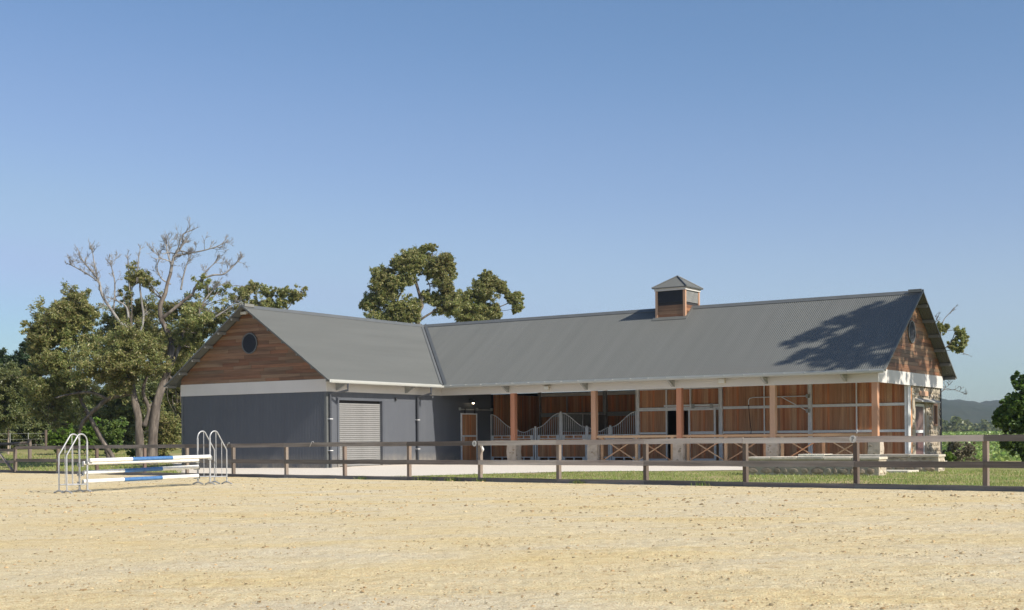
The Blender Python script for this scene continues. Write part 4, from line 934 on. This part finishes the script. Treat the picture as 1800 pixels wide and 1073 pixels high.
def tree(name, label, cat, D, limbs=(), twigs=(), clumps=(), bark='bark', leaf='euc', dens=330, L=.2, W=.07, group=None, droop=.6, thin=None, base=None, spread=1.0, deadm=None, fat=1.08, fill=.4):
    bx_, by_ = base if base else (limbs[0][0][0][0], limbs[0][0][0][1])
    b = px(bx_, by_, D); b[2] = float(ground_z(b[0], b[1]))
    e = empty(name, tuple(b)); tag(e, label, cat, group)
    def P3(t):
        x, y = t[0], t[1]; d = D+(t[2] if len(t) > 2 else 0); return px(x, y, d)-b
    mb = MB(); 
    lp_ = []
    for P, r0, r1 in limbs: lp_ += limb(mb, [P3(t) for t in P], r0*.66*D*PXM, r1*.6*D*PXM, 12 if r0 > 8 else 7)
    if mb.v:
        pass
    if twigs:
        tb = MB()
        for P, r0, r1, dep, Lt, cnt in twigs:
            r0, r1 = r0*.62, r1*.62; pts = limb(tb, [P3(t) for t in P], r0*D*PXM, r1*D*PXM, 6)
            for k in range(int(cnt*1.25)):
                i = int(rng.integers(len(pts)//4, len(pts))); i = max(1, i); d = pts[i]-pts[i-1]; d = d/np.linalg.norm(d)+rng.normal(0, .62, 3)+np.array((0, 0, .3))
                twig(tb, pts[i], d, Lt*D*PXM*rng.uniform(.6, 1.15), max(.013, r1*D*PXM*.8), dep)
            twig(tb, pts[-1], pts[-1]-pts[-2], Lt*.6*D*PXM, r1*D*PXM, dep)
        tag(tb.build('dead_branches', M[deadm or 'dead'], e, smooth=True), kind='stuff')
    cs = []; cl3 = [(P3((t[0], t[1], (t[3] if len(t) > 3 else 0))), t[2]*fat*D*PXM) for t in clumps]
    cl3 = [(c+np.array((0, rng.uniform(-.6, .6)*r_*spread, 0)), r_) for c, r_ in cl3]
    extra = []
    for i, (c, r_) in enumerate(cl3):                              # fill between neighbouring clumps
        dist = sorted((np.linalg.norm(c-c2), j) for j, (c2, _) in enumerate(cl3) if j != i)[:2]
        for dd_, j in dist:
            if dd_ < 1.5*(r_+cl3[j][1]) and rng.uniform() < fill: extra.append(((c+cl3[j][0])/2+rng.normal(0, .12, 3)*r_, .5*(r_+cl3[j][1])*.85))
    la = np.array(lp_) if lp_ else None
    for c, r_ in cl3+extra:
        cs.append(clump_leaves(c, r_, dens))
        nf = 7; u = rng.normal(0, 1, (nf, 3)); u /= np.linalg.norm(u, axis=1)[:, None]                     # ragged sprays round the outside
        for q in u:
            m_ = int(dens*.13); tc = c+q*r_*rng.uniform(.95, 1.3); g = rng.normal(0, 1, (m_, 3))*r_*.13; cs.append(tc+g)
        if la is not None and r_ > .25:                            # a bough from the nearest limb into the clump, with twigs
            dl = np.linalg.norm((la-c)*np.array((1, 1, .7)), axis=1)+np.where(la[:, 2] > c[2], 1.5, 0); p0 = la[int(dl.argmin())]
            if np.linalg.norm(p0-c) > r_*.4: limb(mb, [p0, (p0+c)/2+rng.normal(0, .1, 3)*np.linalg.norm(p0-c), c], .022*max(1, r_), .012, 5)
            for q in u[:5]: mb.tube([c, c+q*r_*.5+np.array((0, 0, .05)), c+q*r_*.95], [.014, .010, .006], 4, False)
    if mb.v:
        mb.v = [tuple(np.array(v)+np.array((mnoise.noise((v[0]*3, v[1]*3, v[2]*1.2)), mnoise.noise((v[0]*3+9, v[1]*3, v[2]*1.2)), 0))*.05) for v in mb.v]
        mb.build('trunk', M[bark], e, smooth=True)
    if cs: leaf_mesh('crown', np.concatenate(cs), L*.76, W*.76, M[leaf], e, droop=droop)
    return e
# --- the big gum at the left, with the dead crown
tree('eucalyptus_tree', 'big rough barked gum tree with dead bare crown left of the shed', 'tree', 57,
  limbs=[([(247, 826), (246, 790), (243, 740), (236, 700), (232, 672)], 15, 8), ([(266, 826), (268, 785), (272, 730), (282, 690), (298, 640), (302, 600)], 16, 8),
         ([(302, 600), (292, 578), (283, 560), (282, 535), (292, 512), (300, 480)], 8, 5), ([(283, 560), (300, 548), (318, 532), (338, 518)], 6, 4),
         ([(232, 672), (225, 640), (228, 600), (232, 575)], 9, 4), ([(236, 690), (214, 694), (190, 702), (165, 722), (146, 742), (138, 765)], 9, 4),
         ([(190, 702), (160, 690), (120, 694), (98, 700)], 5, 2), ([(254, 750), (262, 720), (252, 690), (258, 660)], 8, 4), ([(262, 716), (278, 700), (290, 672)], 5, 2),
         ([(300, 640), (318, 606), (322, 585), (346, 566), (352, 540)], 6, 2.5), ([(296, 660), (310, 676), (325, 672), (338, 678)], 4, 1.5), ([(205, 826), (196, 800), (180, 775), (166, 748), (150, 720)], 8, 3)],
  twigs=[([(300, 480), (303, 462), (308, 448), (315, 440)], 5, 3, 3, 24, 6), ([(302, 470), (296, 450), (292, 432)], 3, 1.5, 3, 20, 5), ([(315, 440), (322, 425), (322, 412), (340, 404)], 3, 1.4, 2, 16, 5),
         ([(308, 450), (330, 446), (360, 440), (385, 432), (395, 424)], 3, 1.2, 3, 16, 7), ([(338, 518), (352, 494), (374, 484), (394, 482), (412, 466), (420, 458)], 4, 1.4, 3, 15, 8), ([(352, 494), (362, 478), (378, 462)], 2.5, 1.2, 3, 14, 4),
         ([(318, 510), (322, 488), (328, 466), (334, 452)], 3, 1.3, 3, 16, 6), ([(300, 500), (284, 490), (276, 470), (280, 452), (268, 440)], 2.5, 1, 3, 14, 6), ([(246, 590), (252, 560), (249, 530), (246, 500), (254, 490)], 4, 2, 3, 15, 4),
         ([(236, 580), (214, 570), (196, 545), (180, 520), (174, 496), (165, 482), (148, 462), (140, 450)], 6, 1.6, 3, 20, 9), ([(176, 498), (160, 486), (136, 472), (124, 466)], 3, 1.2, 3, 13, 6), ([(170, 486), (166, 466), (163, 445)], 2.5, 1.2, 3, 13, 5),
         ([(200, 545), (202, 500), (198, 478), (194, 460)], 2.5, 1.2, 3, 13, 5), ([(226, 560), (222, 540), (208, 530)], 4, 2, 2, 14, 3), ([(228, 520), (226, 470), (224, 450)], 2, 1, 2, 12, 4), ([(240, 500), (242, 470), (246, 440)], 2, 1, 2, 12, 4),
         ([(352, 540), (366, 520), (380, 505), (392, 500)], 3, 1.2, 3, 13, 6), ([(346, 566), (372, 560), (398, 545), (410, 535)], 3.5, 1.5, 2, 14, 5)],
  clumps=[(240, 478, 17), (262, 498, 13), (222, 520, 12), (262, 540, 26, 2), (300, 560, 26, 2), (338, 540, 26, 2), (384, 515, 20, 1), (352, 500, 14), (420, 522, 16, 2), (398, 548, 20, 2), (365, 570, 26, 3), (330, 598, 28, 3), (352, 556, 22, -1), (318, 620, 22, 3),
          (210, 560, 24, 2), (235, 600, 32, -1), (270, 600, 26, 2), (262, 640, 26, -1), (225, 640, 28, -1), (200, 610, 24, 0), (180, 640, 28, -1), (205, 672, 24, -1), (160, 665, 24, -1), (150, 620, 26, 0), (176, 595, 20, 1), (278, 655, 18, 3), (250, 570, 22, 1), (448, 510, 10, 2), (310, 585, 20, 0), (285, 620, 18, 1)],
  leaf='euc', dens=430, L=.19, W=.06)
# --- the spreading gum in front-left of it
tree('eucalyptus_tree', 'wide olive green gum tree whose rounded crown tops the left trees', 'tree', 62,
  limbs=[([(196, 824), (190, 795), (172, 760), (150, 720), (140, 690)], 9, 5), ([(140, 690), (128, 660), (120, 630), (128, 590)], 5, 2), ([(140, 690), (110, 660), (92, 640)], 4, 2), ([(150, 720), (120, 745), (85, 745)], 4, 2)],
  clumps=[(128, 522, 20), (150, 545, 22), (105, 550, 26), (75, 565, 24), (130, 560, 28), (165, 560, 18), (95, 590, 30), (135, 595, 28), (65, 600, 18), (60, 580, 14), (110, 630, 28), (80, 640, 22), (75, 680, 26), (60, 690, 20), (100, 690, 22), (120, 668, 22), (90, 715, 20), (60, 720, 16), (150, 690, 18), (130, 730, 18), (100, 745, 14), (50, 655, 14)],
  leaf='euc', dens=430, L=.2, W=.065)
# --- trees behind on the left
tree('eucalyptus_tree', 'thin pale trunked gum at the far left edge', 'tree', 74, limbs=[([(14, 806), (15, 770), (17, 725), (20, 690)], 3.2, 2), ([(17, 725), (28, 735), (36, 738)], 1.5, .8)],
  clumps=[(20, 660, 24), (0, 655, 22), (40, 668, 18), (12, 690, 24), (40, 700, 20), (-10, 700, 24), (30, 730, 20), (5, 735, 22)], bark='palebark', leaf='eucd', dens=380, L=.22, W=.08)
for i, (bx_, cl_, lab) in enumerate([(8, [(2, 632, 16), (14, 640, 12), (20, 645, 10), (-8, 648, 16), (4, 652, 16)], 'dark pine top at the far left edge of the photo'),
                                    (72, [(50, 612, 13), (60, 618, 16), (44, 628, 12), (60, 640, 18), (46, 650, 16), (76, 625, 14), (38, 640, 10)], 'dark pine showing just left of the olive gum crown')]):
    tree('pine_tree', lab, 'tree', 96, limbs=[([(bx_, 800), (bx_, 720), (bx_-4, 640)], 4, 1.5)], clumps=cl_, leaf='pine', dens=420, L=.3, W=.09, group='dark pines behind the gums', droop=-.2)
scr = [('eucalyptus_tree', 'grey green gum filling the gap behind the left jump stands', 'eucd', 84, [(60, 760, 22), (40, 750, 20), (85, 770, 20), (100, 760, 18), (20, 770, 22), (-5, 765, 20), (70, 740, 18), (30, 790, 12), (55, 788, 14), (0, 790, 12), (85, 789, 12)]),
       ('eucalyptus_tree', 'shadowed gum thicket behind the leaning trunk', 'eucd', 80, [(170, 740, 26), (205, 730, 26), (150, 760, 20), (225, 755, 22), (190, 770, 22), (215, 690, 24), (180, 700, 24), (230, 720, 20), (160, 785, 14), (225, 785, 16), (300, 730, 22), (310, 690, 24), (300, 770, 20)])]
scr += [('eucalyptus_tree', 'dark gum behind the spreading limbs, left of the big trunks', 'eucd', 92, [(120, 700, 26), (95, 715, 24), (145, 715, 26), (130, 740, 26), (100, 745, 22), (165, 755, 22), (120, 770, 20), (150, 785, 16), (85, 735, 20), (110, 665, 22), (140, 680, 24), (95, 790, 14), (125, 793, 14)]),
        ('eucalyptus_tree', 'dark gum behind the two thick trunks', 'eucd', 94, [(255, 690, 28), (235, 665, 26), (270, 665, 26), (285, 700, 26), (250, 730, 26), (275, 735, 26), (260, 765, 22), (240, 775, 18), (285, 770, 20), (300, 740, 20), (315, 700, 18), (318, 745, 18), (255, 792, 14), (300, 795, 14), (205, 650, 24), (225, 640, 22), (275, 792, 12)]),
        ('eucalyptus_tree', 'olive gum behind the far left fence corner', 'euc', 98, [(25, 690, 26), (50, 700, 24), (0, 690, 24), (70, 705, 22), (40, 730, 24), (10, 740, 24), (60, 765, 20), (25, 775, 20), (-15, 740, 24), (80, 780, 14), (40, 795, 10), (5, 795, 12)])]
scr += [('eucalyptus_tree', 'olive gum filling behind the left eave of the shed', 'euc', 76, [(320, 640, 22), (338, 612, 18), (310, 665, 22), (345, 592, 14), (330, 690, 18), (322, 605, 18), (298, 620, 20), (300, 690, 20), (325, 720, 16), (280, 590, 18), (262, 612, 20)])]
for nm, lab, lf, D_, cl_ in scr:
    tree(nm, lab, 'tree', D_, limbs=[([(cl_[0][0], 802), (cl_[0][0]+3, 770), (cl_[0][0]-2, 745)], 4, 2)], clumps=cl_, leaf=lf, dens=360, L=.24, W=.09)
for (bx_, cl_, D_, lf, lab) in [(110, [(108, 770, 14), (118, 758, 12), (100, 780, 10), (122, 776, 10), (112, 748, 9), (96, 768, 8)], 72, 'bright', 'bright lime green shrub just above the left jump stands'),
                               (148, [(150, 770, 12), (158, 760, 10), (144, 782, 9), (168, 745, 9), (160, 780, 9)], 73, 'bright', 'bright green shrub between the jump stands and leaning trunk'),
                               (195, [(195, 755, 16), (205, 768, 14), (186, 772, 14), (212, 748, 10), (200, 784, 12)], 70, 'midg', 'mid green shrub behind the leaning gum trunk'),
                               (288, [(288, 745, 22), (300, 765, 20), (276, 765, 18), (290, 735, 14), (304, 748, 14), (278, 786, 14), (298, 788, 14)], 60, 'euc', 'round olive shrub against the left wing corner'),
                               (240, [(232, 798, 6), (250, 800, 5), (285, 800, 6)], 61, 'midg', 'low green weeds at the foot of the gum')]:
    tree('shrub', lab, 'shrub', D_, limbs=[([(bx_, 806), (bx_+1, 785), (bx_-1, 765)], 1.5, .8)], clumps=cl_, leaf=lf, dens=420, L=.2 if lf != 'euc' else .17, W=.11 if lf != 'euc' else .07, droop=.2, group='shrubs under the trees')
# --- gum between the gums and the roof of the left wing
tree('eucalyptus_tree', 'sparse gum crown showing over the ridge of the left wing', 'tree', 80, limbs=[([(470, 800), (474, 700), (480, 590), (478, 545)], 6, 3), ([(478, 560), (500, 548), (516, 530), (530, 515)], 2, .8), ([(478, 545), (470, 525), (462, 508)], 2, .8), ([(480, 548), (492, 530), (490, 510)], 2, .8), ([(474, 560), (440, 530), (436, 500)], 2, .8)],
  clumps=[(463, 506, 8), (472, 516, 9), (490, 513, 7), (505, 516, 9), (527, 512, 9), (520, 522, 8), (494, 532, 10), (460, 537, 13), (440, 540, 12), (446, 502, 7), (434, 510, 8), (424, 524, 9), (476, 528, 7), (507, 530, 7), (480, 541, 10)], leaf='euc', dens=300, L=.22, W=.07)
# --- the two gums behind the middle of the roof
tree('eucalyptus_tree', 'tall full gum tree rising behind the roof valley', 'tree', 86, limbs=[([(735, 800), (736, 700), (735, 565), (742, 535), (733, 505), (728, 480)], 8, 3.5), ([(735, 565), (755, 552), (772, 540)], 4, 2), ([(735, 570), (700, 535), (708, 510)], 5, 2), ([(742, 535), (756, 510), (750, 492)], 2.5, 1.2), ([(728, 480), (726, 460), (720, 450)], 3, 1), ([(750, 500), (775, 495), (790, 485)], 2, 1), ([(757, 470), (760, 450), (760, 442)], 1.5, .6), ([(757, 452), (768, 444), (766, 438)], 1, .5), ([(700, 540), (670, 535), (655, 525)], 2.5, 1)],
  clumps=[(726, 456, 17), (740, 450, 13), (712, 462, 14), (700, 470, 13), (725, 472, 13), (664, 480, 11), (676, 484, 9), (780, 462, 14), (765, 468, 14), (790, 468, 11), (752, 478, 12), (770, 485, 10), (796, 482, 6), (695, 495, 16), (665, 500, 13), (680, 505, 14), (712, 496, 13), (650, 530, 11), (640, 536, 7), (660, 522, 13), (680, 528, 16), (695, 545, 13), (715, 540, 16), (725, 555, 13), (660, 556, 12), (675, 565, 10), (745, 520, 8), (780, 500, 13), (765, 525, 11), (790, 520, 13), (775, 545, 12), (800, 540, 13), (705, 560, 14), (752, 434, 5), (763, 437, 4.5), (745, 437, 3.5), (690, 555, 12)], leaf='euc', dens=400, L=.22, W=.08, fat=1.2, fill=.75)
tree('eucalyptus_tree', 'lower gum with drooping right bough behind the main roof', 'tree', 92, limbs=[([(830, 800), (832, 700), (836, 570), (852, 530), (860, 500)], 7, 2.5), ([(852, 545), (876, 540), (900, 530), (905, 525)], 2, .8), ([(865, 518), (876, 508), (882, 500)], 1.5, .8), ([(832, 575), (815, 545), (812, 530)], 3, 1.2)],
  clumps=[(858, 490, 11), (870, 500, 9), (845, 500, 10), (880, 504, 8), (886, 510, 6), (838, 503, 7), (855, 515, 16), (830, 525, 15), (815, 520, 11), (805, 545, 16), (830, 548, 17), (855, 545, 17), (870, 548, 9), (815, 562, 12), (845, 560, 14), (862, 562, 10), (876, 556, 6), (903, 523, 8), (912, 520, 7), (908, 533, 8), (914, 540, 6), (897, 524, 5), (905, 547, 4), (853, 482, 5)], leaf='euc', dens=400, L=.23, W=.08, fat=1.2, fill=.75)
# --- gum branches behind the right gable
tree('eucalyptus_tree', 'gum branches poking out behind the right hand gable', 'tree', 68, limbs=[([(1622, 812), (1624, 740), (1628, 660), (1640, 625)], 6, 4), ([(1640, 625), (1660, 614), (1672, 600), (1680, 578)], 2, 1), ([(1640, 625), (1652, 606), (1654, 578), (1660, 562), (1670, 550), (1678, 540)], 2, .7), ([(1652, 582), (1668, 581), (1680, 580)], 1.2, .7), ([(1650, 618), (1675, 616), (1690, 620), (1704, 624)], 1, .4), ([(1630, 720), (1652, 692), (1664, 684), (1674, 686)], 1.6, .7)],
  twigs=[([(1654, 590), (1644, 570), (1650, 556)], 1, .5, 2, 8, 3), ([(1652, 692), (1662, 682), (1670, 676)], .8, .4, 2, 8, 4), ([(1664, 686), (1680, 686), (1694, 692)], .7, .35, 2, 8, 4), ([(1670, 552), (1676, 544), (1680, 540)], .8, .4, 2, 6, 2), ([(1676, 616), (1692, 620), (1705, 626)], .6, .3, 1, 6, 3)],
  clumps=[(1686, 580, 7), (1692, 590, 7), (1696, 600, 6), (1690, 605, 6), (1680, 612, 6), (1672, 606, 5), (1655, 580, 6), (1664, 574, 4), (1650, 572, 4), (1698, 592, 4), (1688, 615, 4), (1687, 595, 7), (1679, 600, 5)], leaf='euc', dens=300, L=.2, W=.07, deadm='bark')
# --- broad leaved tree at the right edge
tree('broadleaf_tree', 'dense dark green broad leaved tree cut by the right edge', 'tree', 46, limbs=[([(1828, 822), (1828, 760), (1826, 710)], 6, 3)],
  clumps=[(1800, 690, 26), (1780, 715, 22), (1770, 735, 18), (1795, 740, 26), (1755, 740, 9), (1778, 752, 14), (1800, 772, 20), (1770, 776, 10), (1785, 785, 13), (1805, 800, 14), (1830, 690, 34), (1830, 740, 36), (1850, 720, 34), (1830, 790, 24), (1768, 712, 11), (1790, 670, 12), (1812, 668, 14), (1758, 742, 7), (1765, 726, 9), (1766, 783, 7), (1850, 770, 30)], leaf='broad', dens=620, L=.19, W=.13, droop=.2, fat=.92, fill=.15)
tree('shrub', 'grey brown scrubby bush right of the stone end wall', 'shrub', 64, limbs=[([(1690, 815), (1690, 800), (1692, 790)], 1.2, .6)], clumps=[(1682, 790, 12), (1698, 795, 12), (1672, 782, 8), (1708, 806, 9), (1690, 806, 12), (1678, 806, 9), (1702, 785, 8), (1665, 800, 7)], leaf='grey', dens=330, L=.16, W=.07, droop=.1, group='bushes beside the vineyard')
tree('shrub', 'small bright green bush against the stone end wall', 'shrub', 60, limbs=[([(1667, 816), (1667, 806), (1668, 800)], 1, .5)], clumps=[(1667, 800, 6), (1672, 806, 5), (1662, 805, 5)], leaf='bright', dens=420, L=.16, W=.11, droop=.2, group='bushes beside the vineyard')
# --- distant trees at the foot of the hills
fp = []
for i in range(230):
    x = rng.uniform(1560, 1900); D_ = rng.uniform(520, 700); c = at(x, 757, D_); c[2] = rng.uniform(-1, 2.5)+(D_-520)*.012; r_ = rng.uniform(3, 6)
    fp.append(clump_leaves(c, r_, 6, .9, 9))
tag(leaf_mesh('forest', np.concatenate(fp), 1.6, 1.2, M['eucd'], droop=0), kind='stuff')
# --- the gum outside the picture whose shade lies on the right end of the roof
sh = bw(18+9.5, 1.2)
st = empty('eucalyptus_tree', (sh[0], sh[1], 0)); tag(st, 'tall gum off the right end whose shade dapples the roof', 'tree')
q0 = np.array((0, 0, 0.)); s3 = np.array(SUN_V)
mb = MB(); cs = []
def roofp(v, u): return bw(v, u, ZB+zroof(u+EV))
targets = [(14.7, 1.25, .42), (15.3, 1.6, .5), (15.9, 2.2, .6), (16.5, 2.6, .6), (17.2, 2.9, .6), (16.2, 1.2, .45), (17.6, 2.1, .65), (15.6, .3, .4), (16.4, -.1, .5), (17.2, .2, .55), (17.9, .9, .6), (18.2, 1.8, .6), (18.2, 2.9, .5), (18.4, 3.6, .45), (17.0, 1.4, .3), (18.3, .1, .5)]
for v, u, r_ in targets:
    t = 14.8+rng.uniform(-1.0, 1.0); c = roofp(v+.25, u)+s3*t; cs.append(clump_leaves(c-sh, r_*.98, 330, .9))
for k in range(84):
    z = rng.uniform(3.0, 5.9) if k < 54 else rng.uniform(.2, 3.1); u = rng.uniform(.1, 7.4); p = bw(18.1, u, ZB+z); c = p+s3*rng.uniform(9, 13)
    cs.append(clump_leaves(c-sh, rng.uniform(.3, .55), 330, 1.2))
allc = np.concatenate(cs); leaf_mesh('crown', allc, .2, .075, M['euc'], st)
ctr = allc.mean(0); limb(mb, [(0, 0, -.2), (.2, .1, 3), (.3, .2, 7), ctr-(0, 0, 1.5)], .3, .12)
for k in range(9):
    e_ = cs[int(rng.integers(len(cs)))].mean(0); limb(mb, [np.array((.3, .2, 7.)), (np.array((.3, .2, 7.))+e_)/2+rng.normal(0, .3, 3), e_], .07, .02, 6)
mb.build('trunk', M['bark'], st, smooth=True)

# ================================================================== AIR
hz = bpy.data.materials.new('thin summer haze'); hz.use_nodes = True; t_ = hz.node_tree; t_.nodes.remove(t_.nodes['Principled BSDF'])
pv = t_.nodes.new('ShaderNodeVolumePrincipled'); pv.inputs['Color'].default_value = (.72, .82, .95, 1); pv.inputs['Density'].default_value = .00019; pv.inputs['Anisotropy'].default_value = .2
t_.links.new(pv.outputs[0], t_.nodes['Material Output'].inputs['Volume'])
ho_ = box('haze', hz, (-3300, -3300, -9), (3300, 3400, 82)); tag(ho_, kind='stuff')
